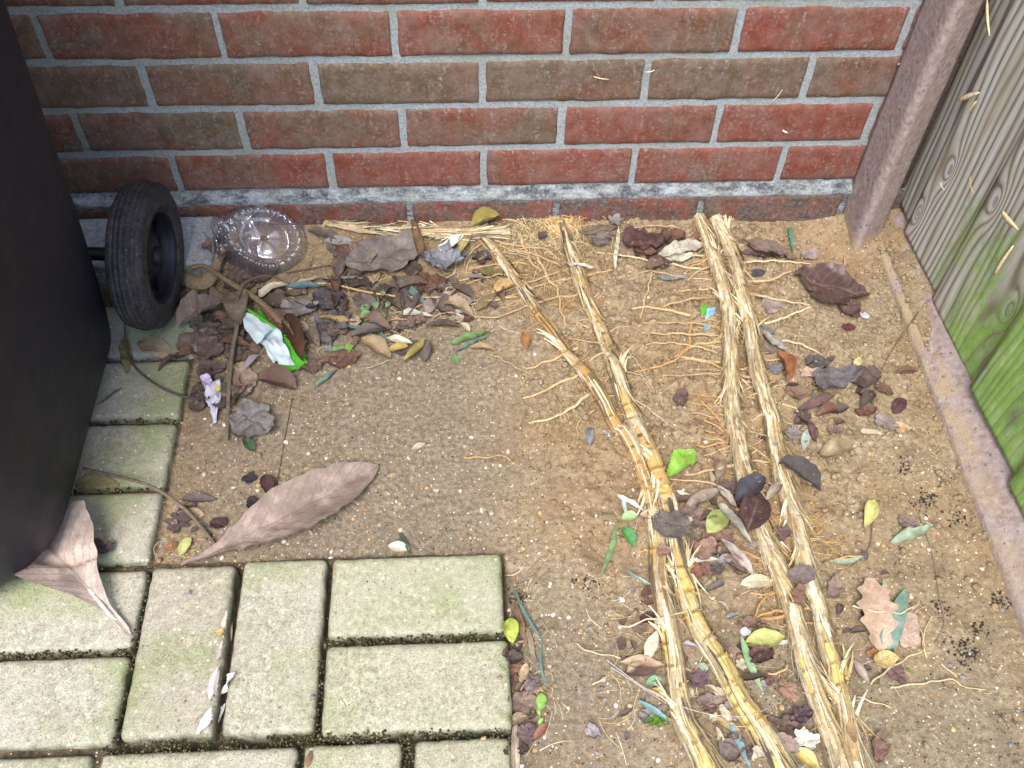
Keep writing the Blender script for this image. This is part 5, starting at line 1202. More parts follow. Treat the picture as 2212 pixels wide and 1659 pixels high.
# --- between the two pairs of runners, bottom
lf(1608, 1392, 1694, 1378, .46, 'lance', (172, 176, 84), h=.006, curl=.5, crum=.03, mat='wax', label='wavy yellow-green leaf left of the third runner near the bottom')
cr(1642, 1416, 30, .66, 20, 3, .3, (116, 70, 72), h=.008, amp=.4, curl=.8, label='wine-red crumpled leaf under the wavy yellow-green leaf')
lf(1600, 1372, 1648, 1496, .12, 'lance', (140, 186, 124), h=.006, bend=-.04, crum=.0, mat='blade', label='fresh pale green blade slanting past the wine-red crumpled leaf')
lf(1656, 1392, 1710, 1388, .2, 'strap', (232, 230, 218), h=.003, label='white flat chip right of the wavy yellow-green leaf')
cr(1610, 1365, 11, .9, 0, 0, 0, 'white', h=.002, amp=.2, curl=.2, label='small white flake above the wavy yellow-green leaf')
cr(1702, 1492, 28, .66, -60, 4, .4, (166, 118, 92), h=.004, amp=.25, curl=.4, label='light brown ragged leaf between the second and third runners near the bottom')
cr(1662, 1468, 18, .6, 80, 3, .3, (120, 78, 66), h=.003, amp=.3, curl=.5, label='dark rust scrap right of the pale green blade')
cr(1690, 1570, 34, .7, 0, 5, .3, (116, 88, 76), h=.004, amp=.5, curl=.7, label='dark brown shrivelled leaf left of the third runner near the bottom edge')
cr(1728, 1548, 26, .7, 20, 0, 0, (96, 70, 80), h=.008, amp=.5, curl=.9, label='dark plum curled leaf above the whitish fluff at the bottom')
cr(1700, 1606, 26, .75, -40, 0, 0, (176, 146, 128), h=.010, amp=.25, curl=.6, label='beige cupped leaf beside the second runner at the bottom edge')
cr(1738, 1600, 30, .8, 0, 5, .35, (222, 216, 196), h=.006, amp=.55, curl=.6, label='whitish shredded sheath between the runners at the bottom edge')
lf(1712, 1620, 1770, 1660, .55, 'lance', (216, 194, 76), h=.008, curl=.4, mat='wax', label='yellow leaf cut by the bottom edge between the runners')
lf(1572, 1552, 1622, 1662, .13, 'lance', (118, 156, 162), h=.006, mat='blade', crum=.0, label='blue-teal blade running off the bottom edge between the two left runners')
lf(1526, 1545, 1606, 1592, .26, 'lance', (196, 162, 92), h=.004, curl=.4, label='golden brown leaf between the two left runners near the bottom')
cr(1582, 1618, 36, .8, 50, 3, .3, (132, 112, 104), h=.004, amp=.5, curl=1.0, label='grey-brown rolled leaf at the bottom edge between the two left runners')
cr(1898, 1618, 34, .55, 70, 0, 0, (138, 98, 84), h=.004, amp=.3, curl=1.0, label='reddish brown curled leaf at the bottom edge right of the runners')
lf(1395, 1432, 1420, 1362, .34, 'lance', (226, 208, 176), h=.006, curl=.4, label='cream curled leaf left of the leftmost runner near the bottom')
lf(1340, 1432, 1435, 1440, .28, 'lance', (196, 156, 118), h=.004, crum=.05, curl=.5, label='brown leaf left of the leftmost runner with a dark leaf below')
lf(1345, 1455, 1420, 1448, .3, 'lance', (112, 84, 76), h=.001, crum=.05, label='dark leaf under the brown one left of the leftmost runner')
lf(1395, 1478, 1430, 1468, .55, 'oval', (110, 170, 120), h=.004, curl=.3, mat='wax', label='minty green leaflet against the leftmost runner near the bottom')
lf(1408, 1488, 1446, 1512, .38, 'lance', (214, 178, 90), h=.004, curl=.4, label='yellow leaflet just below the minty green one')
lf(1376, 1516, 1452, 1560, .13, 'lance', (110, 156, 158), h=.003, mat='blade', label='blue-teal blade left of the leftmost runner near the bottom')
cr(1402, 1545, 30, .6, 20, 3, .3, (134, 124, 120), h=.001, amp=.4, curl=.5, label='grey shredded leaf behind the left blue-teal blade')
lf(1508, 1438, 1530, 1446, .8, 'oval', (150, 186, 150), h=.004, label='tiny mint round leaflet between the two left runners')
cr(1512, 1468, 24, .8, 60, 3, .3, (120, 88, 98), h=.003, amp=.3, curl=.4, label='mauve leaf between the two left runners below the mint leaflet')
cr(1530, 1515, 26, .6, 10, 0, 0, (146, 118, 106), h=.004, amp=.35, curl=.9, label='pinkish rolled leaf between the two left runners')
lf(1384, 1288, 1408, 1272, .6, 'oval', 'rust', h=.003, crum=.08, kcol=.85, label='small rust leaf left of the leftmost runner beside the dark pebbles')
cr(1400, 1300, 15, .6, 0, 0, 0, 'rust', h=.002, amp=.3, curl=.6, kcol=.7, label='tiny dark rust scrap just below the small rust leaf')
cr(1398, 1335, 20, .6, 30, 0, 0, 'maroon', h=.002, amp=.3, curl=.6, label='maroon curled scrap under the pale root crossing left of the leftmost runner')
lf(1342, 1122, 1376, 1114, .62, 'oval', (150, 196, 110), h=.008, curl=.4, mat='wax', label='light green round leaf at the top of the straw tuft left of the runners')
lf(1346, 1138, 1372, 1182, .48, 'lance', (74, 160, 76), h=.005, curl=.3, mat='wax', jag=.2, label='mid-green toothed leaf below the light green round leaf')
lf(1332, 1130, 1297, 1244, .075, 'lance', (110, 156, 84), h=.010, mat='blade', bend=.04, crum=.0, label='long thin green grass blade left of the runners')
lf(1332, 1072, 1400, 1108, .10, 'strap', (216, 226, 208), h=.010, label='whitish strip leading to the leftmost runner above the light green leaf')
lf(1346, 1082, 1352, 1116, .2, 'strap', (168, 206, 190), h=.010, label='pale aqua short strip above the light green round leaf', mat='blade')
lf(1340, 1230, 1430, 1272, .06, 'lance', (140, 176, 160), h=.004, mat='blade', bend=-.06, label='thin aqua blade touching the leftmost runner')
# --- strip of litter beside the paving
lf(1098, 1338, 1108, 1390, .55, 'oval', (178, 200, 64), h=.016, fold=.3, curl=.3, mat='wax', label='glossy yellow-green leaf tucked against the outer edge of the paving')
cr(1112, 1440, 22, .8, 60, 4, .4, (150, 96, 74), h=.003, amp=.3, curl=.5, label='terracotta toothed leaf beside the outer edge of the paving')
cr(1132, 1455, 20, .6, 70, 0, 0, (200, 168, 116), h=.006, amp=.25, curl=.8, label='tan leaf with a hole right of the terracotta toothed leaf')
cr(1148, 1478, 22, .7, 70, 0, 0, (146, 118, 120), h=.003, amp=.25, curl=.5, label='mauve-grey leaf right of the tan leaf with a hole')
cr(1128, 1520, 34, .7, 10, 4, .3, (142, 116, 98), h=.004, amp=.3, curl=.5, label='grey-brown leaf beside the joint of the two corner blocks, below the terracotta leaf')
cr(1138, 1590, 27, .75, 60, 4, .3, (112, 86, 90), h=.003, amp=.5, curl=.8, label='dark mauve crumpled leaf right of the flat wood strip')
lf(1152, 1600, 1184, 1564, .4, 'lance', (166, 104, 76), h=.004, curl=.5, label='terracotta pointed leaf right of the dark mauve crumpled one')
lf(1112, 1672, 1114, 1545, .16, 'strap', (196, 172, 142), h=.006, curl=-.2, crum=.0, label='flat beige wood strip standing along the paving edge at the bottom')
lf(1112, 1300, 1138, 1400, .1, 'lance', (140, 106, 70), h=.005, label='narrow brown curled leaf right of the glossy yellow-green leaf')
lf(1138, 1360, 1160, 1450, .09, 'strap', (160, 140, 116), h=.005, label='flat grey-tan splinter right of the narrow brown curled leaf')
lf(1110, 1268, 1175, 1390, .04, 'lance', 'teal', h=.008, mat='blade', bend=-.05, crum=0, label='long thin teal strand along the outer edge of the paving')
lf(1170, 1390, 1180, 1482, .05, 'lance', 'teal', h=.006, mat='blade', bend=-.08, crum=0, label='second thin teal strand, lower than the long one beside the paving')
sdl = empty('seedling', at(1165, 1560, 0)); tag(sdl, 'little bright green seedling growing in the sand beside the paving', 'seedling')
for a_ in ((1166, 1535, 1172, 1498, .55), (1166, 1545, 1160, 1530, .4), (1164, 1566, 1172, 1552, .5)):
    q = leaf(*a_, 'oval', 'lime', h=.008, arch=.1, curl=.3, mat='wax', name='leaflet', jag=.3); q.location = q.location-sdl.location; q.parent = sdl
    for kk in ('label', 'category'):
        if kk in q: del q[kk]
m_ = MB(); sweep(m_, path([(1164, 1570), (1166, 1540), (1169, 1515)], .006), .0007, 6, (.2, .4, .08, 1)); m_.build('stem', M['fibre'], sdl)
lf(437, 1606, 488, 1522, .2, 'lance', (226, 222, 216), h=.006, curl=.4, tw=1.0, label='white twisted leaf hanging in the gap between the upright blocks')
lf(478, 1500, 508, 1455, .25, 'lance', (232, 228, 222), h=.012, curl=.3, label='upper white leaf tip sticking out of the gap between the upright blocks')
lf(466, 1532, 484, 1462, .24, 'lance', (222, 214, 208), h=.005, curl=.4, label='middle white leaf in the gap between the upright blocks')
lf(480, 1450, 496, 1398, .22, 'lance', (218, 190, 176), h=.002, curl=.4, label='pinkish slip in the gap between the upright blocks')
lf(496, 1400, 502, 1340, .2, 'lance', (222, 196, 170), h=.0, curl=.4, label='peach slip higher in the gap between the upright blocks')
cr(486, 1386, 10, .9, 0, 6, .2, (206, 162, 92), h=.004, amp=.2, curl=.5, label='small orange fungus-like nub at the gap between the upright blocks')
lf(664, 1660, 672, 1622, .3, 'lance', (170, 110, 80), h=.002, curl=.4, label='rust-red slip in the gap at the bottom edge below the second upright block')
# --- smaller fragments that fill the heaps
CW = {'dk': 'dark brown', 'brown': 'mid-brown', 'gb': 'grey-brown', 'rust': 'rust-brown', 'purple': 'purplish', 'tan': 'tan', 'olive': 'olive', 'straw': 'straw-coloured', 'orange': 'orange-brown', 'lilac': 'lilac-grey'}
def heap(n, cx, cy, sx, sy, cols, rr, label, group, h=(0, .006)):
    for i in range(n):
        x = random.gauss(cx, sx); y = random.gauss(cy, sy)
        if y < 488: y = 488+random.random()*14
        c = random.choice(cols); hh = random.uniform(*h); r = random.uniform(*rr)
        lab0 = label; cw = CW[c] if isinstance(c, str) else 'dull umber'; wh = ('left side', 'middle', 'right side')[0 if x < cx-.45*sx else (2 if x > cx+.45*sx else 1)]
        if random.random() < .55: q = crumple(x, y, r, random.uniform(.5, .9), random.uniform(0, 360), random.choice((0, 3, 4, 5)), random.uniform(.2, .4), c, h=hh, amp=random.uniform(.25, .5), curl=random.uniform(.3, .9), label='%s %s, %s %s' % (cw, 'crinkled leaf scrap', label, wh), name='leaf_fragment', cat='leaf fragment', group=group, kcol=random.uniform(.8, 1.1))
        else:
            a = random.uniform(0, 6.28); l = r*1.5
            q = leaf(x-l*cos(a), y-l*sin(a)*.8, x+l*cos(a), y+l*sin(a)*.8, random.uniform(.2, .5), random.choice(('lance', 'oval', 'lance', 'tip')), c, h=hh, arch=random.uniform(0, .15), fold=random.uniform(0, .4), curl=random.uniform(.1, .8), crum=.08, label='%s %s, %s %s' % (cw, 'slim leaf piece', label, wh), name='leaf_fragment', cat='leaf fragment', group=group, kcol=random.uniform(.8, 1.1), jag=.25)
BRN = ['dk', 'brown', 'gb', 'brown', 'rust', 'purple', (112, 92, 78), (96, 80, 70)]
heap(40, 490, 700, 45, 75, BRN, (16, 36), 'packed between wheel and snack wrapper,', 'fragments beside the wheel', (0, .005))
heap(62, 770, 640, 112, 48, BRN+['tan', 'olive', 'gb'], (13, 32), 'in the long heap left of the runners,', 'fragments in the long heap', (0, .006))
heap(20, 1010, 630, 55, 50, BRN+['tan', 'straw', 'orange'], (8, 19), 'among the fine roots at the first runner,', 'fragments among the fine roots', (.001, .008))
heap(14, 1400, 525, 70, 16, BRN, (10, 26), 'in the gap under the wall,', 'fragments under the wall', (0, .006))
heap(26, 1780, 860, 75, 50, BRN+['rust', 'tan'], (8, 19), 'in the right-hand heap of leaves,', 'fragments in the right-hand heap', (0, .005))
heap(34, 1555, 1165, 60, 62, BRN+['tan', 'lilac', 'straw'], (9, 22), 'in the leaf pile over the runners,', 'fragments over the runners', (.001, .01))
heap(34, 1600, 1470, 90, 105, BRN+['tan', 'straw', 'lilac'], (8, 20), 'between the runners near the bottom edge,', 'fragments between the runners', (0, .008))
heap(14, 1380, 1440, 40, 90, BRN+['straw', 'tan'], (8, 20), 'on the sand left of the leftmost runner,', 'fragments left of the runners', (0, .006))
heap(16, 1128, 1480, 14, 85, BRN+['tan'], (9, 20), 'in the strip beside the paving edge,', 'fragments beside the paving', (0, .005))
heap(10, 1860, 1330, 70, 80, BRN+['tan', 'straw'], (6, 13), 'on the sand around the large spiny leaf,', 'fragments around the spiny leaf', (0, .002))
heap(8, 410, 1130, 30, 35, BRN+['purple'], (8, 16), 'beside the small purple maple leaf,', 'fragments by the maple leaf', (0, .002))
# --- offcuts lying on the wooden fence and stuck to the wall
def chip(P, Q, w, col, label, nrm, cat='splinter'):
    d = (Q-P); s = d.cross(nrm).normalized(); m_ = MB(); vs = []; n = 8
    for i in range(n+1):
        t = i/n; ww = w*(sin(pi*(.12+.86*t))**.7); c = P.lerp(Q, t)+nrm*(.0012+.002*sin(pi*t))
        for k, (a, b) in enumerate(((-1, 0), (0, .0009), (1, 0), (0, -.0006))): vs.append(c+s*(a*ww)+nrm*b)
    fs = [(i*4+k, i*4+(k+1) % 4, (i+1)*4+(k+1) % 4, (i+1)*4+k) for i in range(n) for k in range(4)]+[(3, 2, 1, 0), (n*4, n*4+1, n*4+2, n*4+3)]
    m_.add(vs, fs); o = m_.build('splinter', M['twig'], origin=(P+Q)/2); o.color = c4(col); tag(o, label, cat, 'pale offcuts stuck on the fence and wall'); return o
NW = Vector((0, -1, 0)); NF = Vector((-1, 0, 0))
for (x0, y0, x1, y1, w, c, l) in ((1282, 164, 1316, 170, .0012, 'straw', 'thin straw stuck on the brown brick in the third course down'), (1394, 154, 1414, 150, .0009, 'cream', 'tiny pale straw across the mortar joint near the top right'),
        (1664, 222, 1690, 192, .0009, 'straw', 'slanting straw resting on the mortar bed at the right'), (1690, 280, 1702, 286, .002, 'cream', 'pale triangular flake on the bright red brick at the right'),
        (1938, 138, 1942, 134, .001, 'straw', 'speck of straw beside the post on the wall'), (1780, 408, 1795, 392, .0008, 'straw', 'small straw above the plinth ledge near the post')):
    chip(ony(x0, y0, -.0015), ony(x1, y1, -.0015), w, LC[c], l, NW)
for (x0, y0, x1, y1, w, c, l) in ((2134, 0, 2140, 78, .0045, (236, 216, 170), 'long cream splinter at the top of the fence'), (2072, 216, 2118, 200, .004, (232, 214, 182), 'cream wedge-shaped chip on the fence beside the dark stripe'),
        (2098, 240, 2112, 218, .003, (214, 190, 130), 'tan chip just below the cream wedge on the fence'), (2165, 456, 2202, 496, .0045, (236, 216, 176), 'straight cream chip lying below the ringed knot'),
        (2150, 592, 2192, 530, .0042, (222, 200, 164), 'curled tan shaving on the greening board'), (2035, 392, 2042, 410, .001, 'cream', 'tiny straw on the fence left of the knots'),
        (2105, 418, 2098, 380, .001, (200, 170, 110), 'thin tan straw between the two knots')):
    chip(onx(x0, y0, .7535), onx(x1, y1, .7535), w, LC[c] if isinstance(c, str) else c, l, NF)

# ------------------------------------------------------------------ man-made litter
wr = empty('snack_wrapper', at(590, 740, 0)); tag(wr, 'torn snack wrapper, white inside out with bright green printed zigzag ends', 'wrapper')
def poly(name, pts, mat, parent, col=None, div=10, amp=.002, th=.0003):
    """crinkled film: pts = (px, py, h) corners of a quad"""
    A, B_, C_, D_ = [at(x, y, h) for x, y, h in pts]; vs = []; r = random.random()*30
    for j in range(div+1):
        for i in range(div+1):
            u, v = i/div, j/div; p = (A*(1-u)+B_*u)*(1-v)+(D_*(1-u)+C_*u)*v
            p = p+Vector((0, 0, amp*(N((u*3+r, v*3, 0))+.6*abs(N((u*7+r, v*7, 2))))))+Vector((N((u*4, v*4, r)), N((u*4, v*4, r+3)), 0))*amp*.5
            p.z = max(p.z, surf(p.x, p.y)+.0008); vs.append(p)
    m = div+1; fs = [(j*m+i, j*m+i+1, (j+1)*m+i+1, (j+1)*m+i) for j in range(div) for i in range(div)]
    nb = len(vs); m_ = MB(); m_.add(vs+[v-Vector((0, 0, th)) for v in vs], fs+[tuple(nb+k for k in f[::-1]) for f in fs]); return m_.build(name, mat, parent)
poly('green_side', [(556, 668, .010), (612, 690, .010), (664, 770, .006), (606, 800, .004)], M['film_green'], wr, amp=.003)
poly('inner_film', [(532, 712, .016), (600, 708, .020), (638, 792, .010), (592, 782, .008)], M['film_white'], wr, amp=.010)
poly('folded_flap', [(523, 668, .024), (590, 708, .026), (556, 744, .024), (530, 712, .022)], M['film_white'], wr, amp=.004)
poly('green_edge', [(530, 662, .0255), (596, 706, .0275), (593, 710, .0270), (526, 666, .0250)], M['film_green'], wr, amp=.0006, div=5)
m_ = MB(); zz = []; n_ = 18
A = at(612, 808, .0065); B_ = at(664, 782, .0075); C1 = at(595, 795, .0070); D1 = at(652, 760, .0085)
for i in range(n_+1):
    t = i/n_; a = A.lerp(B_, t); b = C1.lerp(D1, t); o_ = (a-b).normalized()
    zz.append(b+Vector((0, 0, .001*sin(9*t)))); zz.append(a+o_*(.0028 if i % 2 else 0)+Vector((0, 0, .001*sin(9*t))))
m_.add(zz, [(2*i, 2*i+1, 2*i+3, 2*i+2) for i in range(n_)]); m_.build('zigzag_end', M['film_green'], wr)
M['film_lilac'] = mat_flat('lilac_paper', (178, 168, 198), .7, .2, 60, .3)
pp_ = empty('torn_paper', at(458, 862, 0)); tag(pp_, 'torn lilac and white paper scrap between the bin and the flat brown stem', 'paper scrap')
poly('lilac_scrap', [(432, 812, .014), (450, 806, .016), (462, 826, .014), (438, 832, .014)], M['film_lilac'], pp_, amp=.005)
M['film_tis'] = mat_flat('tissue', (188, 186, 200), .8, .15, 60, .2)
poly('white_scrap', [(440, 834, .012), (474, 818, .014), (480, 862, .010), (448, 880, .009)], M['film_tis'], pp_, amp=.007)
poly('white_tail', [(450, 866, .010), (478, 858, .010), (466, 914, .004), (460, 916, .004)], M['film_tis'], pp_, amp=.006)
M['film_yel'] = mat_flat('yellow_print', (216, 196, 60), .6, .2)
poly('yellow_print', [(466, 836, .0165), (474, 830, .0165), (476, 842, .0155), (468, 846, .0155)], M['film_yel'], pp_, amp=.001, div=3)
o = crumple(990, 690, 13, .8, 10, 0, 0, 'white', h=.002, amp=.6, curl=.8, mat='film_tis', name='tissue_scrap', cat='tissue', label='bright white ball of tissue on the sand above the bare patch')
o = crumple(988, 676, 13, .6, 10, 3, .3, (205, 205, 190), h=.004, amp=.5, curl=.6, mat='leaf', name='tissue_scrap', cat='tissue', label='greyish torn flake just above the white ball of tissue')
fo = empty('foil_scrap', at(1525, 680, 0)); tag(fo, 'bright green and pale blue foil scraps left of the third runner', 'foil scrap')
poly('green_foil', [(1512, 662, .006), (1528, 657, .007), (1526, 676, .005), (1516, 684, .004)], M['film_green'], fo, amp=.002, div=5)
M['film_blue'] = mat_flat('blue_foil', (130, 182, 206), .3, .6, 60, .3)
poly('blue_foil', [(1526, 668, .006), (1546, 662, .007), (1542, 684, .005), (1524, 690, .004)], M['film_blue'], fo, amp=.003, div=6)
poly('blue_foil', [(1518, 700, .003), (1536, 698, .004), (1532, 716, .003), (1522, 712, .003)], M['film_blue'], fo, amp=.002, div=5)
o = crumple(1866, 684, 11, .8, 60, 4, .3, 'white', h=.004, amp=.6, curl=.6, mat='film_tis', name='tissue_scrap', cat='tissue', label='white scrap at the lower right corner of the biggest maroon leaf')
o = crumple(1310, 938, 10, .35, -50, 0, 0, 'white', h=.003, amp=.5, curl=.6, mat='film_tis', name='tissue_scrap', cat='tissue', label='thin white shred left of the two orange runners in the middle')

# clear plastic dome with a beaded rim, squashed
dm = empty('plastic_dome', at(560, 520, 0)); tag(dm, 'crushed see-through plastic dome lid with a beaded ring by the wall', 'plastic lid')
c0 = at(572, 533, .0); AX = Vector((.18, -.42, .89)).normalized(); U = AX.cross(Vector((0, 1, 0))).normalized(); V_ = AX.cross(U)
m_ = MB(); pr = [(.004, .030), (.014, .030), (.020, .0285), (.022, .026), (.026, .0285), (.0300, .0350), (.0325, .037), (.035, .036), (.037, .031), (.0385, .022), (.042, .012), (.0445, .002), (.046, -.008), (.048, -.018)]
na = 132; vs = []
for k in range(na):
    a = 2*pi*k/na
    for j, (r_, z_) in enumerate(pr):
        rr = 1.42*r_*(1+(.16 if j > 8 else 0)*N((cos(a)*1.3, sin(a)*1.3, 5))*(j-8)/4)
        if 4 <= j <= 8: z_ += .0030*(max(0, sin(a*28)))*(1 if j in (5, 6, 7) else .4); rr += .0010*sin(a*28)
        z_ += .009*N((cos(a)*1.2, sin(a)*1.2, r_*30))*(1 if j > 6 else .5); rr *= 1+.10*N((cos(a)*1.1, sin(a)*1.1, 8))+.10*cos(2*a+.6)
        vs.append(c0+U*(rr*cos(a))+V_*(rr*sin(a))+AX*(z_+.006))
n = len(pr); fs = [(k*n+j, k*n+j+1, ((k+1) % na)*n+j+1, ((k+1) % na)*n+j) for k in range(na) for j in range(n-1)]
for v in vs: v.z = max(v.z, surf(v.x, v.y)+.001)
m_.add(vs, fs); m_.build('beaded_ring', M['clear'], dm)
m_ = MB(); vs = []; nu_, nv_ = 26, 16
for j in range(nv_+1):
    for i in range(nu_+1):
        u, v = i/nu_, j/nv_; p = at(458+100*u+10*v, 462+96*v+10*u, 0)
        e = 1-abs(2*v-1)**2
        p.z += .006+.034*e*(.5+.5*u)+.014*N((u*3, v*3, 1))+.012*abs(N((u*6, v*6, 4))); vs.append(p+Vector((N((u*3, v*3, 9)), N((u*3, v*3, 19)), 0))*.006)
m = nu_+1; m_.add(vs, [(j*m+i, j*m+i+1, (j+1)*m+i+1, (j+1)*m+i) for j in range(nv_) for i in range(nu_)]); m_.build('crushed_side', M['clear'], dm)

# ------------------------------------------------------------------ loose roots and straws
def lroot(px, r, key, label, h=.002): o, C = root(px, r, key, None, h); tag(o, label, 'root', 'loose roots on the sand'); return o
lroot(Z6((840, 615), (1000, 655), (1200, 650), (1270, 590)), .0009, 'pale', 'pale wavy root lying across the large spiny leaf', .008)
lroot(Z6((1080, 1140), (1250, 1120), (1400, 1100), (1500, 1090), (1560, 1140), (1690, 1150)), .0010, 'pale', 'long pale zigzag root at the lower right on open sand')
lroot(Z6((950, 1120), (1030, 1040), (1180, 950), (1250, 920), (1290, 880), (1270, 760)), .0010, 'pale', 'pale kinked root below the spiny leaf, climbing to the right', .005)
lroot(Z6((1320, 940), (1290, 830), (1350, 680)), .0007, 'pale', 'short pale kinked root right of the peach-beige leaf')
lroot(Z6((1410, 990), (1510, 1070)), .0008, 'pale', 'short straight pale root above the long zigzag one')
lroot(Z6((860, 1200), (980, 1240), (1080, 1270)), .0008, 'pale', 'small pale root left of the start of the long zigzag root')
lroot(Z4((350, 1410), (500, 1370), (600, 1350), (780, 1300)), .0010, 'pale', 'pale hairy root crossing the leftmost runner low down', .012)
lroot(Z5((670, 855), (760, 905), (860, 935), (960, 945)), .0008, 'pale', 'pale thin root on open sand left of the leftmost runner')
lroot(Z5((770, 1120), (850, 1085), (905, 1050)), .0007, 'pale', 'faint curved root left of the brown and dark leaves')
lroot(Z5((225, 430), (270, 425), (310, 405), (335, 385)), .0008, 'pale', 'tiny hooked root right of the greenish corner block')
lroot([(1000, 985), (1040, 990), (1080, 985), (1110, 1000)], .0008, 'orange', 'thin orange root on the sand in the centre')
lroot(Z2((1330, 1060), (1450, 1120), (1560, 1180), (1640, 1220)), .0009, 'tan', 'root trailing down to the right from the light brown boat-shaped leaf')
lroot(Z2((780, 780), (850, 760), (920, 740)), .0012, 'orange', 'short orange root at the tip of the broad blue-green blade', .005)
lroot(Z2((880, 860), (750, 840), (660, 850)), .0013, 'orange', 'orange root above the mustard yellow leaf', .004)
lroot(Z2((1200, 830), (1100, 800), (1010, 810), (960, 850)), .0009, 'tan', 'tan root curling round the white ball of tissue', .003)
lroot(Z3((1600, 445), (1590, 500), (1592, 555)), .0010, 'pale', 'short pale bent root by the fence post')
lroot(Z3((1430, 770), (1410, 860), (1425, 960), (1430, 1040)), .0007, 'grey', 'thin dark curved root hanging from the biggest maroon leaf')
stalk([(1975, 690), (1925, 760), (1905, 800)], .0009, (110, 92, 72), 'thin twig beside the right-hand heap near the gravel board', cat='twig', name='twig')
stalk([(1950, 1045), (1985, 1110), (2015, 1200), (2030, 1290), (2040, 1345), (2020, 1390)], .0009, (150, 124, 94), 'long thin twig bending down the sand beside the gravel board', cat='twig', name='twig')
stalk([(622, 624), (700, 612), (800, 632), (890, 642), (1000, 640)], .0017, (200, 164, 96), 'long straw-coloured stem crossing the heap under the big toothed leaf', h=.008, cat='stem', name='dry_stem', taper=.3)
stalk([(618, 590), (700, 575), (780, 560)], .0012, (112, 84, 66), 'dark thin stem running right from the plastic dome', h=.006, cat='stem', name='dry_stem')
stalk([(1170, 1340), (1240, 1450), (1300, 1520)], .0005, (176, 150, 124), 'fine straight fibre slanting across open sand right of the paving', cat='stem', name='dry_stem')
stalk([(1310, 1425), (1400, 1490), (1500, 1535), (1600, 1548), (1660, 1530)], .0007, (184, 170, 156), 'long grey fibre arching across both left runners near the bottom', hs=[.003, .012, .02, .02, .02], cat='stem', name='dry_stem')
stalk([(1320, 1440), (1380, 1480), (1440, 1520)], .0011, (170, 150, 140), 'grey fibre bundle left of the leftmost runner near the bottom', hs=[.003, .006, .014], cat='stem', name='dry_stem')
peb = crumple(1637, 590, 15, .75, 15, 0, 0, (74, 74, 84), h=.002, amp=.05, curl=-.3, mat='twig', name='pebble', cat='pebble', label='dark slate pebble right of the rightmost runner')

# ------------------------------------------------------------------ uncountable small stuff
rnd = random.Random(99)
st = MB()
ICO = []
_b = bmesh.new(); bmesh.ops.create_icosphere(_b, subdivisions=1, radius=1); ICO = [v.co.copy() for v in _b.verts]; ICF = [tuple(v.index for v in f.verts) for f in _b.faces]; _b.free()
def stone(mb, x, y, r, col, sink=.3, fl=.6):
    s = rnd.random()*99; a = rnd.random()*6.28; z = surf(x, y); e = rnd.uniform(.6, 1.0)
    vs = []
    for c in ICO:
        k = r*(1+.35*N((c.x*1.3+s, c.y*1.3, c.z*1.3))); X, Y = c.x*k, c.y*k*e
        vs.append((x+X*cos(a)-Y*sin(a), y+X*sin(a)+Y*cos(a), z+c.z*k*fl+r*fl*(1-2*sink)))
    mb.add(vs, ICF, None, col)
scols = [(222, 208, 184), (236, 228, 214), (196, 160, 118), (170, 140, 108), (214, 178, 126), (150, 146, 150), (120, 112, 112), (160, 118, 84), (196, 190, 186), (74, 62, 54), (134, 136, 156)]
cnt = 0
while cnt < 5200:
    x = rnd.uniform(-.30, .73); y = rnd.uniform(-.84, -.01)
    if in_pav(x, y) and rnd.random() > .04: continue
    dens = .25+.75*sm(-.25, -.55, y)
    if rnd.random() > dens: continue
    big = rnd.random(); r = .0006+.0030*big**9+.0007*rnd.random()
    stone(st, x, y, r, c4(rnd.choice(scols[:6] if big > .6 else scols), rnd.uniform(.55, .98))); cnt += 1
tag(st.build('gravel', M['stone'], smooth=False), 'fine pale grit and tiny stones scattered over the sand', kind='stuff')
cl = MB()
for k in range(7500):
    x = rnd.uniform(.1, .735) if rnd.random() < .75 else rnd.uniform(-.3, .74); y = rnd.uniform(-.84, -.012)
    if in_pav(x, y): continue
    m = sm(.12, .26, x)*(1-.4*sm(.55, .66, x))*sm(-.8, -.35, y)
    if rnd.random() > m+.12: continue
    if .6 < x and y > -.12: pass
    r = .0008+.0052*rnd.random()**6
    b = rnd.uniform(.72, 1.05); stone(cl, x, y, r, (0, 0, 0, 1), .25, .75)
for k in range(900):       # loose bank at the post and along the board
    y = -.02-.62*rnd.random()**1.6; x = rnd.gauss(.722, .018)
    if .66 < x < .755: stone(cl, x, y, .0009+.004*rnd.random()**4, (0, 0, 0, 1), .25, .8)
tag(cl.build('soil_crumbs', M['sand']), 'crumbs and clods of damp sand', kind='stuff')
dk = MB()
for k in range(700):
    cx, cy = rnd.choice(((2010, 1080), (2065, 1120), (2030, 1310), (2150, 1300), (2080, 1430), (2110, 1360), (2100, 1410), (2180, 1300), (1990, 1090), (2075, 1395), (1950, 1010), (1265, 1255), (1120, 1290)))
    p = at(cx+rnd.gauss(0, 12), cy+rnd.gauss(0, 10), 0); stone(dk, p.x, p.y, .0006+.0016*rnd.random()**3, c4((58, 48, 44), rnd.uniform(.6, 1.4)), .2, .8)
tag(dk.build('compost_crumbs', M['stone']), 'black compost crumbs on the sand at the right', kind='stuff')
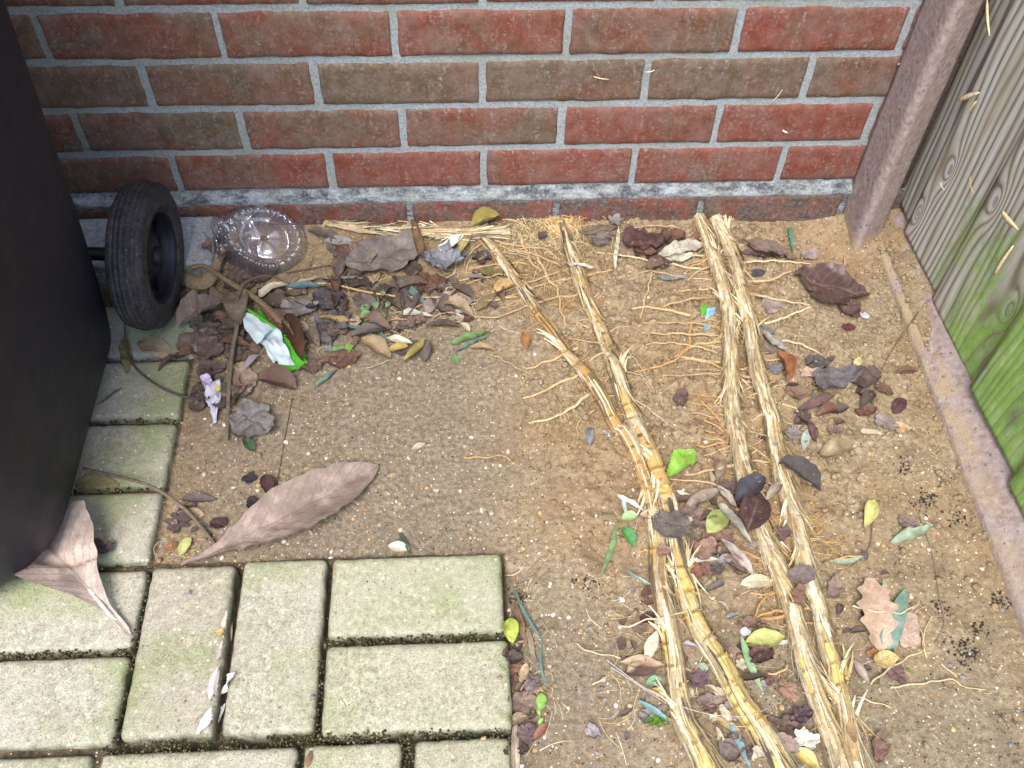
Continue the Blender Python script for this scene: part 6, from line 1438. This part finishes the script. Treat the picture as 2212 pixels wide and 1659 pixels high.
# straws, fibres and root hairs strewn about
dbx = MB()
def straw(px, py, l, w, col, ang=None, h=0.0, bendy=.2, tall=.3):
    p = at(px, py, 0); a = ang if ang is not None else rnd.random()*6.28; d = Vector((cos(a), sin(a), 0)); s = Vector((-d.y, d.x, 0)); C = []
    b = rnd.uniform(-bendy, bendy)
    for i in range(5):
        t = i/4; q = p+d*(l*(t-.5))+s*(b*l*sin(pi*t)); q.z = surf(q.x, q.y)+w+h+rnd.random()*.0004+tall*l*t*(1-t)*rnd.random(); C.append(q)
    sweep(dbx, C, lambda i, n, an, L_: w*(1-.4*i/n), 4, col, cap=False)
scl = [(206, 184, 138), (188, 160, 110), (222, 208, 172), (160, 128, 84), (140, 116, 86), (196, 190, 160)]
def scatter(n, cx, cy, sx, sy, l=(.006, .03), w=(.0002, .0006), cols=scl, **k):
    for i in range(n): straw(rnd.gauss(cx, sx), rnd.gauss(cy, sy), rnd.uniform(*l), rnd.uniform(*w), c4(rnd.choice(cols), rnd.uniform(.75, 1.1)), **k)
for i in range(130): straw(rnd.uniform(620, 2150), rnd.uniform(560, 1650), rnd.uniform(.004, .016), rnd.uniform(.0002, .0005), c4(rnd.choice(scl)), bendy=.15)
rt_ = [(176, 148, 108), (156, 128, 90), (196, 172, 132), (140, 114, 80)]
scatter(900, 1165, 585, 75, 48, (.008, .045), (.0002, .0005), rt_, bendy=.35); scatter(520, 1190, 510, 60, 22, (.01, .05), (.0003, .0006), scl, bendy=.3, h=.004)
scatter(620, 1290, 850, 80, 85, (.006, .03), (.00018, .0004), rt_, bendy=.5); scatter(560, 1465, 740, 65, 130, (.006, .024), (.00018, .0004), rt_, bendy=.5)
scatter(240, 1250, 900, 60, 40, (.01, .034), (.00018, .0004), rt_, bendy=.5); scatter(200, 1660, 1130, 70, 90, (.008, .03), (.0002, .0005), scl, bendy=.4)
scatter(200, 1720, 1190, 45, 60, (.008, .03), (.0002, .0005), [(196, 152, 90), (206, 172, 112)], bendy=.6, h=.006)
scatter(420, 850, 640, 120, 60, (.01, .04), (.0002, .0006), scl, h=.002); scatter(260, 500, 720, 60, 90, (.008, .03), (.0002, .0006), scl+[(110, 96, 84)])
scatter(170, 1560, 1420, 130, 110, (.008, .04), (.0002, .0006), scl); scatter(150, 1380, 1330, 50, 110, (.008, .04), (.0002, .0006), scl)
scatter(90, 1150, 1430, 22, 90, (.008, .04), (.0002, .0006), scl+[(120, 140, 120)]); scatter(120, 1820, 1370, 90, 120, (.006, .03), (.0002, .0005), scl)
scatter(80, 400, 1150, 35, 40, (.006, .026), (.0002, .0005), scl); scatter(110, 1790, 860, 90, 90, (.006, .03), (.0002, .0005), scl); scatter(70, 1750, 440, 40, 10, (.005, .02), (.0002, .0005), [(150, 140, 124), (110, 100, 88)], h=.004)
scatter(60, 1878, 480, 14, 18, (.008, .03), (.0002, .0004), [(150, 140, 130), (184, 172, 160)], h=.004)
# brush at the wall end of the second runner
for i in range(240):
    p = at(rnd.gauss(1215, 17), rnd.uniform(470, 520), 0); a = radians(rnd.gauss(105, 22)); l = rnd.uniform(.01, .035)
    d = Vector((cos(a), sin(a)*.8, rnd.uniform(.0, .5))); q = p+d*l; p.z += .006; q.z = max(q.z, p.z); q.y = min(q.y, -.014)
    sweep(dbx, [p, (p+q)/2+Vector((rnd.uniform(-1, 1), 0, rnd.uniform(0, 1)))*l*.1, q], lambda i, n, an, L_: .0006*(1-.5*i/n), 4, c4(rnd.choice(((214, 182, 128), (196, 156, 98), (228, 206, 160)))), cap=False)
tag(dbx.build('straw_debris', M['fibre']), 'straws, fibres and fine root hairs strewn over the sand', kind='stuff')
# moss in the block joints
ms = MB()
def mossy(x0, x1, y0, y1, n, z0=-.062):
    for i in range(n):
        x = rnd.uniform(x0, x1); y = rnd.uniform(y0, y1); w = N((x*60, y*60, 3))
        if w < rnd.uniform(-.5, .4): continue
        z = z0+rnd.uniform(-.004, .0045)+.003*w; r = rnd.uniform(.0007, .0018)
        c = c4(rnd.choice(((74, 80, 44), (86, 92, 54), (60, 56, 42), (112, 102, 78), (88, 78, 62), (124, 112, 88), (70, 62, 50))), rnd.uniform(.6, 1.2))
        s = rnd.random()*50; ms.add([(x+v.x*r*(1+.4*N((v.x+s, v.y, v.z))), y+v.y*r, z+v.z*r) for v in ICO], ICF, None, c)
mossy(PX-.004, PX+.2, PY-.108, PY-.096, 800); mossy(PX-.225, PX+.2, PY-.216, PY-.202, 1500); mossy(PX+.085, PX+.101, PY-.34, PY-.21, 600)
mossy(PX-.008, PX+.001, PY-.2, PY-.12, 120); mossy(PX-.217, PX-.209, PY-.2, PY, 200); mossy(PX-.42, PX-.21, PY-.107, PY-.099, 600); mossy(PX-.026, PX-.012, PY-.4, PY-.21, 160)
mossy(PX-.415, PX-.21, PY+.105, PY+.109, 150); mossy(PX-.415, PX-.21, PY+.209, PY+.2145, 200); mossy(PX-.415, PX-.21, PY-.003, PY+.005, 200)
for i in range(140):
    p = at(rnd.gauss(1420, 12), rnd.gauss(1555, 8), .001+rnd.random()*.004); r = rnd.uniform(.0006, .0014)
    ms.add([(p.x+v.x*r, p.y+v.y*r, p.z+v.z*r) for v in ICO], ICF, None, c4((96, 140, 50), rnd.uniform(.5, 1.3)))
tag(ms.build('moss', M['moss']), 'moss and dirt filling the joints between the paving blocks', kind='stuff')
